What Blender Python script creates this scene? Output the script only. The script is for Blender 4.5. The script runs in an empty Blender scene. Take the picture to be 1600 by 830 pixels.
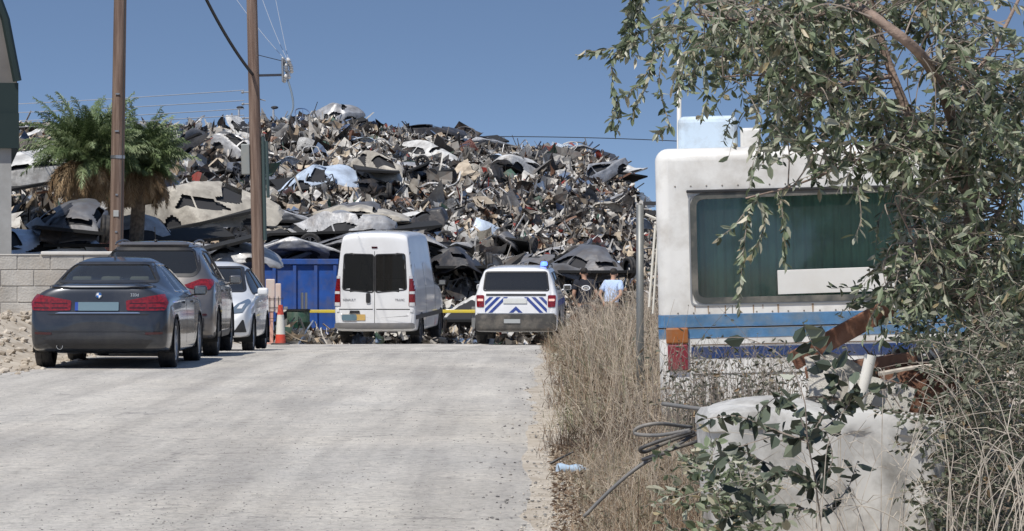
import bpy, bmesh, math, random
import numpy as np
from mathutils import Vector, Matrix, noise
from mathutils.bvhtree import BVHTree
C = bpy.context.scene.collection
SC = bpy.context.scene
PI = math.pi
rnd = random.Random(7)
rng = np.random.default_rng(7)
# ---------------------------------------------------------------- camera, sky, sun, exposure
EYE = 1.46
F = 5300.0                      # focal length in pixels of the 1600 px wide photograph
cam = bpy.data.cameras.new('camera'); camo = bpy.data.objects.new('camera', cam); C.objects.link(camo)
cam.sensor_width = 36; cam.lens = F / 1600 * 36; cam.clip_start = .5; cam.clip_end = 6000
camo.location = (0, 0, EYE)
camo.rotation_euler = (PI/2 - 15/F, 0, 50/F)
SC.camera = camo
SUN_EL, SUN_AZ = math.radians(58), math.radians(212)
w = bpy.data.worlds.new('World'); SC.world = w; w.use_nodes = True
nt = w.node_tree; sky = nt.nodes.new('ShaderNodeTexSky'); sky.sky_type = 'NISHITA'; sky.sun_disc = False
sky.sun_elevation = SUN_EL; sky.sun_rotation = SUN_AZ
sky.air_density = 1.0; sky.dust_density = .2; sky.ozone_density = 1.1
stc = nt.nodes.new('ShaderNodeTexCoord'); sva = nt.nodes.new('ShaderNodeVectorMath'); sva.operation = 'MULTIPLY_ADD'   # the clear blue begins right above the skyline
sva.inputs[1].default_value = (1, 1, 5.0); sva.inputs[2].default_value = (0, 0, .19)
snm = nt.nodes.new('ShaderNodeVectorMath'); snm.operation = 'NORMALIZE'
nt.links.new(stc.outputs['Generated'], sva.inputs[0]); nt.links.new(sva.outputs[0], snm.inputs[0]); nt.links.new(snm.outputs[0], sky.inputs[0])
nt.links.new(sky.outputs[0], nt.nodes['Background'].inputs[0]); nt.nodes['Background'].inputs[1].default_value = 0.125
sl = bpy.data.lights.new('sun', 'SUN'); sl.energy = 4.2; sl.angle = math.radians(.53); sl.color = (1, .955, .89)
so = bpy.data.objects.new('sun', sl); C.objects.link(so)
tosun = Vector((math.sin(SUN_AZ)*math.cos(SUN_EL), math.cos(SUN_AZ)*math.cos(SUN_EL), math.sin(SUN_EL)))
so.rotation_euler = tosun.to_track_quat('Z', 'Y').to_euler(); so.location = (-20, -20, 40)
SC.view_settings.view_transform = 'Standard'; SC.view_settings.look = 'None'
SC.view_settings.exposure = 0.1; SC.view_settings.gamma = 1.0; SC.view_settings.use_curve_mapping = False
SC.render.engine = 'CYCLES'
SC.cycles.max_bounces = 6; SC.cycles.transparent_max_bounces = 12

def at(px, py, D):              # a point seen at a pixel of the photograph, D metres away
    return Vector(((px-850)/F*D, D, EYE-(py-400)/F*D))

# ---------------------------------------------------------------- helpers
def tag(o, label=None, cat=None, group=None, kind=None):
    if label: o['label'] = label
    if cat: o['category'] = cat
    if group: o['group'] = group
    if kind: o['kind'] = kind
    return o
def thing(name, label, cat, loc=(0,0,0), rot=(0,0,0), group=None):
    o = bpy.data.objects.new(name, None); C.objects.link(o)
    o.location = loc; o.rotation_euler = rot; o.empty_display_size = .3
    return tag(o, label, cat, group)
def obj(name, geom, mat=None, parent=None, smooth=False, attr=None, autosmooth=None):
    vs, fs = geom
    me = bpy.data.meshes.new(name)
    if isinstance(vs, np.ndarray): vs = vs.tolist()
    if isinstance(fs, np.ndarray): fs = fs.tolist()
    me.from_pydata(vs, [], fs)
    if attr is not None:
        a = me.attributes.new('rnd', 'FLOAT', 'FACE'); a.data.foreach_set('value', np.asarray(attr, dtype=np.float32))
    if smooth: me.polygons.foreach_set('use_smooth', [True]*len(me.polygons))
    me.update()
    if autosmooth is not None:
        bm = bmesh.new(); bm.from_mesh(me); 
        for e in bm.edges:
            if len(e.link_faces) == 2 and e.calc_face_angle(0) > math.radians(autosmooth): e.smooth = False
        bm.to_mesh(me); bm.free()
    o = bpy.data.objects.new(name, me); C.objects.link(o)
    if mat: me.materials.append(mat)
    if parent: o.parent = parent
    return o
def copy_tree(o, parent=None):
    c = o.copy(); C.objects.link(c); c.parent = parent
    for ch in [x for x in list(bpy.data.objects) if x.parent == o]: copy_tree(ch, c)
    return c
def join(*gs):
    V, Fc = [], []
    for v, f in gs:
        n = len(V); V += [tuple(p) for p in v]; Fc += [tuple(i+n for i in q) for q in f]
    return V, Fc
def xf(g, M):
    return [tuple(M @ Vector(p)) for p in g[0]], g[1]
def mv(g, loc=(0,0,0), rot=(0,0,0), s=(1,1,1)):
    from mathutils import Euler
    M = Matrix.Translation(loc) @ Euler(rot).to_matrix().to_4x4() @ Matrix.Diagonal((s[0],s[1],s[2],1))
    return xf(g, M)
def box(x0,x1,y0,y1,z0,z1, bev=0, seg=1):
    bm = bmesh.new(); bmesh.ops.create_cube(bm, size=1)
    for v in bm.verts: v.co = Vector(((x0+x1)/2+v.co.x*(x1-x0), (y0+y1)/2+v.co.y*(y1-y0), (z0+z1)/2+v.co.z*(z1-z0)))
    if bev: bmesh.ops.bevel(bm, geom=bm.edges[:], offset=bev, segments=seg, affect='EDGES', profile=.5)
    return frombm(bm)
def frombm(bm):
    bm.verts.index_update()
    g = ([tuple(v.co) for v in bm.verts], [tuple(v.index for v in f.verts) for f in bm.faces]); bm.free(); return g
def lathe(prof, n=24, axis='z', a0=0, a1=2*PI):        # prof: (r, h) list
    V, Fc = [], []; m = len(prof); full = abs(a1-a0-2*PI) < 1e-6; k = n if full else n+1
    for i in range(k):
        a = a0+(a1-a0)*i/n
        for r, h in prof:
            p = (r*math.cos(a), r*math.sin(a), h)
            V.append(p if axis == 'z' else (p[2], p[0], p[1]) if axis == 'x' else (p[0], p[2], p[1]))
    for i in range(n):
        j = (i+1) % k
        for q in range(m-1): Fc.append((i*m+q, j*m+q, j*m+q+1, i*m+q+1))
    return V, Fc
def tube(pts, r, n=6, taper=None, cap=True):
    pts = [Vector(p) for p in pts]; V, Fc = [], []; N = len(pts)
    rs = [r]*N if taper is None else [r+(taper-r)*i/(N-1) for i in range(N)]
    up = Vector((0.13, .21, .97)).normalized()
    for i, p in enumerate(pts):
        t = (pts[min(i+1, N-1)]-pts[max(i-1, 0)])
        t = t.normalized() if t.length > 1e-9 else Vector((0,0,1))
        a = t.cross(up); a = a.normalized() if a.length > 1e-3 else t.cross(Vector((1,0,0))).normalized()
        b = t.cross(a)
        for k in range(n):
            th = 2*PI*k/n; V.append(tuple(p+(a*math.cos(th)+b*math.sin(th))*rs[i]))
    for i in range(N-1):
        for k in range(n): Fc.append((i*n+k, i*n+(k+1)%n, (i+1)*n+(k+1)%n, (i+1)*n+k))
    if cap: Fc.append(tuple(range(n))[::-1]); Fc.append(tuple((N-1)*n+k for k in range(n)))
    return V, Fc
def bez(pts, n=12):                                      # Catmull-Rom through points
    P = [Vector(p) for p in pts]; P = [P[0]*2-P[1]]+P+[P[-1]*2-P[-2]]; out = []
    for i in range(1, len(P)-2):
        for k in range(n):
            t = k/n; a, b, c, d = P[i-1:i+3]
            out.append(.5*((2*b)+(c-a)*t+(2*a-5*b+4*c-d)*t*t+(3*b-a-3*c+d)*t**3))
    out.append(P[-2]); return out
def ellipsoid(c, r, n=16, m=10):
    V, Fc = [], []
    for i in range(m+1):
        ph = PI*i/m
        for k in range(n):
            th = 2*PI*k/n; V.append((c[0]+r[0]*math.sin(ph)*math.cos(th), c[1]+r[1]*math.sin(ph)*math.sin(th), c[2]+r[2]*math.cos(ph)))
    for i in range(m):
        for k in range(n): Fc.append((i*n+k, (i+1)*n+k, (i+1)*n+(k+1)%n, i*n+(k+1)%n))
    return V, Fc
def rpoly(P, r=.04, n=4):
    out = []; N = len(P)
    for i in range(N):
        p = Vector(P[i]); a = Vector(P[i-1])-p; b = Vector(P[(i+1) % N])-p
        rr = min(r, a.length*.45, b.length*.45)
        A, B = p+a.normalized()*rr, p+b.normalized()*rr
        for k in range(n+1):
            t = k/n; q = A*(1-t)**2+p*2*t*(1-t)+B*t*t; out.append((q.x, q.y))
    return out
def prism(P, y0, y1, axis='y'):                          # polygon (x,z) extruded along y
    n = len(P); V = [(p[0], y0, p[1]) for p in P]+[(p[0], y1, p[1]) for p in P]
    Fc = [tuple(range(n))[::-1], tuple(range(n, 2*n))]+[(i, (i+1)%n, n+(i+1)%n, n+i) for i in range(n)]
    if axis == 'x': V = [(v[1], v[0], v[2]) for v in V]
    if axis == 'z': V = [(v[0], v[2], v[1]) for v in V]
    bm = bmesh.new(); vs = [bm.verts.new(v) for v in V]
    for f in Fc:
        try: bm.faces.new([vs[i] for i in f])
        except ValueError: pass
    bmesh.ops.recalc_face_normals(bm, faces=bm.faces[:])
    return frombm(bm)
def n3(x, y, z=0, s=1.0): return noise.noise(Vector((x*s, y*s, z*s)))
def sm(a, b, x):
    t = max(0, min(1, (x-a)/(b-a))); return t*t*(3-2*t)

# ---------------------------------------------------------------- materials
MATS = {}
def pm(name, col, rough=.6, metal=0, coat=0, var=.0, vs=8.0, bump=0, bs=60, spec=.5, dirt=None, dirtk=.5, dscale=2.5, trans=0):
    if name in MATS: return MATS[name]
    m = bpy.data.materials.new(name); m.use_nodes = True; N = m.node_tree.nodes; L = m.node_tree.links
    b = N['Principled BSDF']; b.inputs['Roughness'].default_value = rough; b.inputs['Metallic'].default_value = metal
    b.inputs['Coat Weight'].default_value = coat; b.inputs['Coat Roughness'].default_value = .06; b.inputs['Specular IOR Level'].default_value = spec
    b.inputs['Base Color'].default_value = (*col, 1)
    tc = N.new('ShaderNodeTexCoord'); src = None
    if var:
        n = N.new('ShaderNodeTexNoise'); n.inputs['Scale'].default_value = vs; n.inputs['Detail'].default_value = 6; L.new(tc.outputs['Object'], n.inputs['Vector'])
        r = N.new('ShaderNodeValToRGB'); r.color_ramp.elements[0].position = .3; r.color_ramp.elements[1].position = .7
        r.color_ramp.elements[0].color = (*[max(0, c*(1-var)) for c in col], 1); r.color_ramp.elements[1].color = (*[min(1, c*(1+var)) for c in col], 1)
        L.new(n.outputs['Fac'], r.inputs[0]); src = r.outputs[0]
    if dirt:
        n = N.new('ShaderNodeTexNoise'); n.inputs['Scale'].default_value = dscale; n.inputs['Detail'].default_value = 8; n.inputs['Roughness'].default_value = .65
        L.new(tc.outputs['Object'], n.inputs['Vector'])
        mr = N.new('ShaderNodeMapRange'); mr.inputs['From Min'].default_value = .45; mr.inputs['From Max'].default_value = .75; mr.inputs['To Max'].default_value = dirtk
        L.new(n.outputs['Fac'], mr.inputs['Value'])
        mx = N.new('ShaderNodeMix'); mx.data_type = 'RGBA'; L.new(mr.outputs[0], mx.inputs[0])
        if src: L.new(src, mx.inputs[6])
        else: mx.inputs[6].default_value = (*col, 1)
        mx.inputs[7].default_value = (*dirt, 1); src = mx.outputs[2]
    if src: L.new(src, b.inputs['Base Color'])
    if bump:
        n = N.new('ShaderNodeTexNoise'); n.inputs['Scale'].default_value = bs; n.inputs['Detail'].default_value = 5; L.new(tc.outputs['Object'], n.inputs['Vector'])
        bp = N.new('ShaderNodeBump'); bp.inputs['Strength'].default_value = bump; bp.inputs['Distance'].default_value = .02
        L.new(n.outputs['Fac'], bp.inputs['Height']); L.new(bp.outputs[0], b.inputs['Normal'])
    MATS[name] = m; return m
def glassm(name, tint, k=.5, rough=.02):                 # tinted pane: part see-through, part mirror
    if name in MATS: return MATS[name]
    m = bpy.data.materials.new(name); m.use_nodes = True; N = m.node_tree.nodes; L = m.node_tree.links
    N.clear(); o = N.new('ShaderNodeOutputMaterial'); t = N.new('ShaderNodeBsdfTransparent'); t.inputs[0].default_value = (*tint, 1)
    g = N.new('ShaderNodeBsdfGlossy'); g.inputs['Roughness'].default_value = rough; g.inputs[0].default_value = (.8,.8,.8,1)
    fr = N.new('ShaderNodeFresnel'); fr.inputs[0].default_value = 1.5
    mm = N.new('ShaderNodeMath'); mm.operation = 'MULTIPLY_ADD'; mm.inputs[1].default_value = .9; mm.inputs[2].default_value = k*.12; L.new(fr.outputs[0], mm.inputs[0])
    d = N.new('ShaderNodeBsdfDiffuse'); d.inputs[0].default_value = (.3,.3,.28,1)
    m1 = N.new('ShaderNodeMixShader'); L.new(mm.outputs[0], m1.inputs[0]); L.new(t.outputs[0], m1.inputs[1]); L.new(g.outputs[0], m1.inputs[2])
    m2 = N.new('ShaderNodeMixShader'); m2.inputs[0].default_value = .05; L.new(m1.outputs[0], m2.inputs[1]); L.new(d.outputs[0], m2.inputs[2])
    L.new(m2.outputs[0], o.inputs[0]); MATS[name] = m; return m
def rampm(name, stops, rough=.7, metal=0, transl=0, spec=.4, var=0):          # colour by per-face 'rnd' attribute
    m = bpy.data.materials.new(name); m.use_nodes = True; N = m.node_tree.nodes; L = m.node_tree.links
    b = N['Principled BSDF']; b.inputs['Roughness'].default_value = rough; b.inputs['Metallic'].default_value = metal; b.inputs['Specular IOR Level'].default_value = spec
    a = N.new('ShaderNodeAttribute'); a.attribute_name = 'rnd'; r = N.new('ShaderNodeValToRGB'); cr = r.color_ramp
    while len(cr.elements) < len(stops): cr.elements.new(.5)
    for e, (p, c) in zip(cr.elements, stops): e.position = p; e.color = (*c, 1)
    L.new(a.outputs['Fac'], r.inputs[0]); src = r.outputs[0]
    if var:
        tc = N.new('ShaderNodeTexCoord'); n = N.new('ShaderNodeTexNoise'); n.inputs['Scale'].default_value = 5; n.inputs['Detail'].default_value = 6; L.new(tc.outputs['Object'], n.inputs['Vector'])
        mr = N.new('ShaderNodeMapRange'); mr.inputs['From Min'].default_value = .42; mr.inputs['From Max'].default_value = .7; mr.inputs['To Max'].default_value = var; L.new(n.outputs['Fac'], mr.inputs['Value'])
        mx = N.new('ShaderNodeMix'); mx.data_type = 'RGBA'; L.new(mr.outputs[0], mx.inputs[0]); L.new(src, mx.inputs[6]); mx.inputs[7].default_value = (.14,.09,.06,1); src = mx.outputs[2]
    L.new(src, b.inputs['Base Color'])
    if transl:
        t = N.new('ShaderNodeBsdfTranslucent'); L.new(src, t.inputs[0]); mx = N.new('ShaderNodeMixShader'); mx.inputs[0].default_value = transl
        L.new(b.outputs[0], mx.inputs[1]); L.new(t.outputs[0], mx.inputs[2]); L.new(mx.outputs[0], N['Material Output'].inputs[0])
    return m
DUST = (.42,.37,.30)
rubber = pm('rubber', (.018,.018,.019), .75, var=.3, dirt=(.14,.12,.10), dirtk=.5, dscale=6)
blackp = pm('black_plastic', (.02,.02,.022), .5, var=.2, dirt=(.12,.11,.09), dirtk=.3)
alloy = pm('alloy', (.45,.46,.47), .35, .8)
darkrim = pm('dark_rim', (.08,.08,.085), .5, .4)
chrome = pm('chrome', (.8,.8,.8), .12, 1)
redlamp = pm('red_lamp', (.17,.006,.008), .18, coat=.7, var=.5, vs=30)
darkred = pm('dark_red_lamp', (.04,.003,.004), .2, coat=.6)
whitelamp = pm('clear_lamp', (.62,.62,.62), .15, coat=.8)
glass_d = glassm('car_glass', (.42,.47,.45), .5)
glass_dd = glassm('privacy_glass', (.05,.055,.06), .4)
cabin = pm('dark_cabin', (.03,.03,.032), .85)
beige = pm('beige_leather', (.42,.38,.31), .7)
under = pm('underbody', (.015,.015,.015), .9)
plate_w = pm('plate_white', (.62,.64,.62), .4, dirt=DUST, dirtk=.4)
plate_g = pm('plate_grey_blue', (.12,.19,.23), .5)
plate_y = pm('plate_yellow', (.6,.38,.1), .4, dirt=DUST, dirtk=.4)
euro = pm('euro_blue', (.02,.06,.3), .4)

# ---------------------------------------------------------------- terrain
def road_z(y):
    z = -0.0207*max(0, min(y, 78)-50)
    z -= 0.035*max(0, min(y, 92)-78)
    return z
def gz(x, y):
    z = road_z(y)
    if y < 110: z += sm(.15, 1.6, x)*(.10+.10*n3(x, y, 0, .5)+.05*n3(x, y, 3, 2.1))
    if y < 75: z += .63*sm(41, 52.5, y)*sm(-6.5, -7.9, x)*(1+.08*n3(x, y, 0, 1.3))
    z += .012*n3(x, y, 5, .35)
    return z
# ---------------------------------------------------------------- ground and road
def ground_mat():
    m = bpy.data.materials.new('dry_earth'); m.use_nodes = True; N = m.node_tree.nodes; L = m.node_tree.links; b = N['Principled BSDF']
    b.inputs['Roughness'].default_value = .95; b.inputs['Specular IOR Level'].default_value = .15
    tc = N.new('ShaderNodeTexCoord'); a = N.new('ShaderNodeTexNoise'); a.inputs['Scale'].default_value = 3.5; a.inputs['Detail'].default_value = 10; a.inputs['Roughness'].default_value = .65
    L.new(tc.outputs['Object'], a.inputs['Vector']); r = N.new('ShaderNodeValToRGB'); L.new(a.outputs['Fac'], r.inputs[0])
    r.color_ramp.elements[0].position = .32; r.color_ramp.elements[0].color = (.31,.26,.20,1); r.color_ramp.elements[1].position = .66; r.color_ramp.elements[1].color = (.52,.47,.395,1)
    L.new(r.outputs[0], b.inputs['Base Color'])
    n = N.new('ShaderNodeTexNoise'); n.inputs['Scale'].default_value = 14; n.inputs['Detail'].default_value = 8; L.new(tc.outputs['Object'], n.inputs['Vector'])
    bp = N.new('ShaderNodeBump'); bp.inputs['Strength'].default_value = .25; bp.inputs['Distance'].default_value = .015; L.new(n.outputs['Fac'], bp.inputs['Height']); L.new(bp.outputs[0], b.inputs['Normal'])
    return m
def road_mat():
    m = bpy.data.materials.new('worn_dusty_road'); m.use_nodes = True; N = m.node_tree.nodes; L = m.node_tree.links; b = N['Principled BSDF']
    b.inputs['Roughness'].default_value = .95; b.inputs['Specular IOR Level'].default_value = .1
    tc = N.new('ShaderNodeTexCoord')
    def no(sc, det, vec=None, ro=.6):
        n = N.new('ShaderNodeTexNoise'); n.inputs['Scale'].default_value = sc; n.inputs['Detail'].default_value = det; n.inputs['Roughness'].default_value = ro
        L.new(vec or tc.outputs['Object'], n.inputs['Vector']); return n.outputs['Fac']
    def ramp(src, stops):
        r = N.new('ShaderNodeValToRGB'); cr = r.color_ramp
        while len(cr.elements) < len(stops): cr.elements.new(.5)
        for e, (p, c) in zip(cr.elements, stops): e.position = p; e.color = (*c, 1)
        L.new(src, r.inputs[0]); return r.outputs[0]
    def mix(mode, fac, A, B):
        x = N.new('ShaderNodeMix'); x.data_type = 'RGBA'; x.blend_type = mode
        if isinstance(fac, float): x.inputs[0].default_value = fac
        else: L.new(fac, x.inputs[0])
        L.new(A, x.inputs[6]); L.new(B, x.inputs[7]) if not isinstance(B, tuple) else setattr(x.inputs[7], 'default_value', (*B, 1))
        return x.outputs[2]
    mp = N.new('ShaderNodeMapping'); mp.inputs['Scale'].default_value = (1, .12, 1); L.new(tc.outputs['Object'], mp.inputs['Vector'])
    tracks = ramp(no(.9, 5, mp.outputs[0]), [(.35, (.49,.47,.44)), (.65, (.62,.60,.565))])      # worn strips along the road
    blot = ramp(no(.35, 8), [(.3, (.84,.84,.84)), (.7, (1.10,1.08,1.04))])
    c = mix('MULTIPLY', 1.0, tracks, blot)
    fine = ramp(no(26, 8, None, .8), [(.34, (.58,.58,.58)), (.50, (.98,.98,.98)), (.75, (1.12,1.12,1.12))])
    c = mix('MULTIPLY', 1.0, c, fine)
    peb = N.new('ShaderNodeTexVoronoi'); peb.inputs['Scale'].default_value = 11; L.new(tc.outputs['Object'], peb.inputs['Vector'])
    pr = ramp(peb.outputs['Distance'], [(.10, (1,1,1)), (.22, (0,0,0))])
    sel = ramp(no(3.5, 4, None, .7), [(.46, (0,0,0)), (.58, (1,1,1))])
    pf = mix('MULTIPLY', 1.0, pr, sel)
    c = mix('MIX', pf, c, (.20,.19,.185))
    c = mix('MULTIPLY', 1.0, c, ramp(no(5.5, 7, None, .75), [(.32, (.74,.735,.73)), (.5, (1,1,1)), (.7, (1.08,1.06,1.03))]))
    mp2 = N.new('ShaderNodeMapping'); mp2.inputs['Scale'].default_value = (2.2, .09, 1); L.new(tc.outputs['Object'], mp2.inputs['Vector'])
    c = mix('MULTIPLY', 1.0, c, ramp(no(1.1, 4, mp2.outputs[0]), [(.40, (.86,.85,.84)), (.56, (1.03,1.02,1.0))]))          # wheel tracks
    cr_ = N.new('ShaderNodeTexVoronoi'); cr_.feature = 'DISTANCE_TO_EDGE'; cr_.inputs['Scale'].default_value = .55; wn = N.new('ShaderNodeVectorMath'); wn.operation = 'ADD'
    wnn = N.new('ShaderNodeTexNoise'); wnn.inputs['Scale'].default_value = 2.5; wnn.inputs['Detail'].default_value = 6; L.new(tc.outputs['Object'], wnn.inputs['Vector']); L.new(tc.outputs['Object'], wn.inputs[0]); L.new(wnn.outputs['Color'], wn.inputs[1]); L.new(wn.outputs[0], cr_.inputs['Vector'])
    c = mix('MIX', mix('MULTIPLY', 1.0, ramp(cr_.outputs['Distance'], [(.004, (.6,.6,.6)), (.016, (0,0,0))]), ramp(no(.5, 3), [(.5, (0,0,0)), (.6, (1,1,1))])), c, (.22,.21,.20))
    L.new(c, b.inputs['Base Color'])
    bp = N.new('ShaderNodeBump'); bp.inputs['Strength'].default_value = .9; bp.inputs['Distance'].default_value = .02; L.new(no(45, 6, None, .7), bp.inputs['Height']); L.new(bp.outputs[0], b.inputs['Normal'])
    return m
def axis_pts(segs):
    out = []
    for a, b, s in segs: out += list(np.arange(a, b, s))
    return out+[segs[-1][1]]
gx = axis_pts([(-3000,-200,400),(-200,-40,20),(-40,-12,2),(-12,8,.3),(8,40,2),(40,200,20),(200,3000,400)])
gy = axis_pts([(-300,0,30),(0,14,2),(14,60,.4),(60,110,1),(110,200,10),(200,4000,400)])
V = [(x, y, gz(x, y)) for y in gy for x in gx]; nx = len(gx)
Fc = [(j*nx+i, j*nx+i+1, (j+1)*nx+i+1, (j+1)*nx+i) for j in range(len(gy)-1) for i in range(nx-1)]
earth = ground_mat()
tag(obj('ground', (V, Fc), earth, smooth=True), kind='structure')
ry = axis_pts([(2,20,.5),(20,90,.4),(90,96,1)]); V = []; nr = 27
for y in ry:
    x1 = .04+.12*n3(0, y, 1, .45)+.10*n3(0, y, 2, 1.7)+.05*n3(0, y, 7, 5)+.10*sm(30, 18, y)
    x0 = -6.75+.25*n3(3, y, 1, .3)+.1*n3(9, y, 2, 1.2) - 5*sm(40, 25, y)
    for i in range(nr):
        x = x0+(x1-x0)*i/(nr-1); V.append((x, y, gz(x, y)+(.012 if 0 < i < nr-1 else -.01)))
Fc = [(j*nr+i, j*nr+i+1, (j+1)*nr+i+1, (j+1)*nr+i) for j in range(len(ry)-1) for i in range(nr-1)]
tag(obj('road', (V, Fc), road_mat(), smooth=True), kind='structure')
# loose stones: on the road, denser along its edges and over the left bank
def stone(s):
    bm = bmesh.new(); bmesh.ops.create_icosphere(bm, subdivisions=1, radius=s)
    for v in bm.verts: v.co *= rnd.uniform(.65, 1.15)
    for v in bm.verts: v.co.z *= .6
    return frombm(bm)
prot = [stone(1) for _ in range(8)]
def scatter_stones(n, place):
    Vs, Fs, A = [], [], []
    for i in range(n):
        x, y, s = place(); v, f = prot[i % 8]; a = rnd.uniform(0, 6.28); ca, sa = math.cos(a), math.sin(a); z = gz(x, y)+.012; k = len(Vs)
        Vs += [(x+s*(p[0]*ca-p[1]*sa), y+s*(p[0]*sa+p[1]*ca), z+s*p[2]) for p in v]; Fs += [tuple(q+k for q in t) for t in f]; A += [rnd.random()]*len(f)
    return Vs, Fs, A
stonem = rampm('stones', [(0, (.12,.115,.11)), (.6, (.27,.26,.24)), (1, (.46,.43,.38))], .9)
def pl1():
    y = 17+45*rnd.random()**2.0; x = rnd.uniform(-6.5, 0) if rnd.random() < .45 else rnd.gauss(-1.9, .9) if rnd.random() < .9 else rnd.gauss(.15, .22)
    x = min(x, .6)
    return x, y, rnd.choice([.004,.005,.006,.007,.009]) if x < -.5 else rnd.choice([.006,.008,.010,.014])
a = scatter_stones(6500, pl1); tag(obj('gravel', a[:2], stonem, attr=a[2]), kind='stuff', label='loose gravel lying on the dusty road', cat='gravel')
def pl3():
    y = 17+30*rnd.random()**1.5; return rnd.gauss(.10, .10), y, rnd.choice([.003,.005,.006,.009])
a = scatter_stones(3500, pl3); tag(obj('edge_grit', a[:2], rampm('pale_grit', [(0, (.30,.27,.22)), (1, (.62,.56,.47))], .95), attr=a[2]), kind='stuff', label='pale grit along the right edge of the road', cat='grit')
def pl2():
    y = rnd.uniform(40.5, 52); x = rnd.uniform(-9.5, -6.4); return x, y, rnd.choice([.015,.02,.03,.03,.05,.08])
a = scatter_stones(900, pl2); tag(obj('rubble', a[:2], rampm('rubble_stones', [(0, (.30,.25,.19)), (1, (.52,.46,.38))], .95), attr=a[2]), kind='stuff', label='pale rubble on the earth bank below the block wall', cat='rubble')

# ---------------------------------------------------------------- block wall and shed on the left
blockm = pm('concrete_block', (.42,.40,.365), .95, var=.2, vs=3, bump=.6, bs=30, dirt=(.36,.31,.25), dirtk=.8, dscale=1.6)
wt = thing('block_wall', 'pale grey concrete block wall on the earth bank left of the dark sedan', 'wall', (0, 53, 0))
gs = []
for r in range(5):
    z0 = .22+r*.255
    if z0 > 1.3: break
    x = -15+(.26 if r % 2 else 0)
    while x < -6.7:
        x1 = min(x+.52, -6.62)
        gs.append(mv(box(x+.006, x1-.006, 0, .2, z0+.006, z0+.249, .008), (0, rnd.uniform(-.006,.006), 0))); x = x1
obj('blocks', join(*gs), blockm, wt)
obj('mortar', box(-15.01, -6.63, .012, .19, .2, 1.47), pm('mortar', (.36,.34,.31), .95, bump=.3), wt)
obj('coping', join(box(-15, -7.9, -.01, .22, 1.472, 1.485), box(-7.87,-6.62,-.03,.23,1.472,1.53,.012)), pm('pale_coping', (.62,.60,.56), .9, dirt=DUST, dirtk=.5), wt)
sh = thing('shed', 'grey walled shed with dark green eaves at the left edge', 'shed', (-9.12, 58, -.4), (0,0,.168))
obj('wall', box(-12, 0, 0, 14, 0, 3.95), pm('render_grey', (.33,.33,.32), .9, var=.12, vs=1.5, dirt=(.2,.19,.17)), sh)
P = [(-12,3.95),(.08,3.95),(.10,4.85),(-.10,5.9),(-.5,7.0),(-1.6,7.9),(-3.5,8.4),(-12,8.6)]
obj('gable', prism(P, .02, 13.9), pm('gable_sheet', (.16,.15,.14), .7, .2, var=.15, vs=2), sh)
e = join(box(-12,.13,-.12,14.1,3.7,4.3), tube([(p[0], -.1, p[1]) for p in P[2:]], .075, 6), box(-12,.12,-.06,14.05,4.3,4.82))
obj('eaves', e, pm('dark_green_metal', (.016,.03,.028), .5, .2), sh)
# ---------------------------------------------------------------- vehicle builder
def pchip(x, y, xs):
    x = np.asarray(x, float); y = np.asarray(y, float); h = np.diff(x); d = np.diff(y)/h; m = np.zeros(len(x))
    for i in range(1, len(x)-1):
        if d[i-1]*d[i] > 0:
            w1 = 2*h[i]+h[i-1]; w2 = h[i]+2*h[i-1]; m[i] = (w1+w2)/(w1/d[i-1]+w2/d[i])
    m[0] = d[0]; m[-1] = d[-1]; out = []
    for q in xs:
        i = int(np.clip(np.searchsorted(x, q)-1, 0, len(x)-2)); t = (q-x[i])/h[i]
        out.append((2*t**3-3*t*t+1)*y[i]+(t**3-2*t*t+t)*h[i]*m[i]+(-2*t**3+3*t*t)*y[i+1]+(t**3-t*t)*h[i]*m[i+1])
    return np.array(out)
def chaikin(P, it=2):
    for _ in range(it):
        Q = [P[0]]
        for a, b in zip(P[:-1], P[1:]): Q += [(a[0]*.75+b[0]*.25, a[1]*.75+b[1]*.25), (a[0]*.25+b[0]*.75, a[1]*.25+b[1]*.75)]
        Q += [P[-1]]; P = Q
    return P
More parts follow.
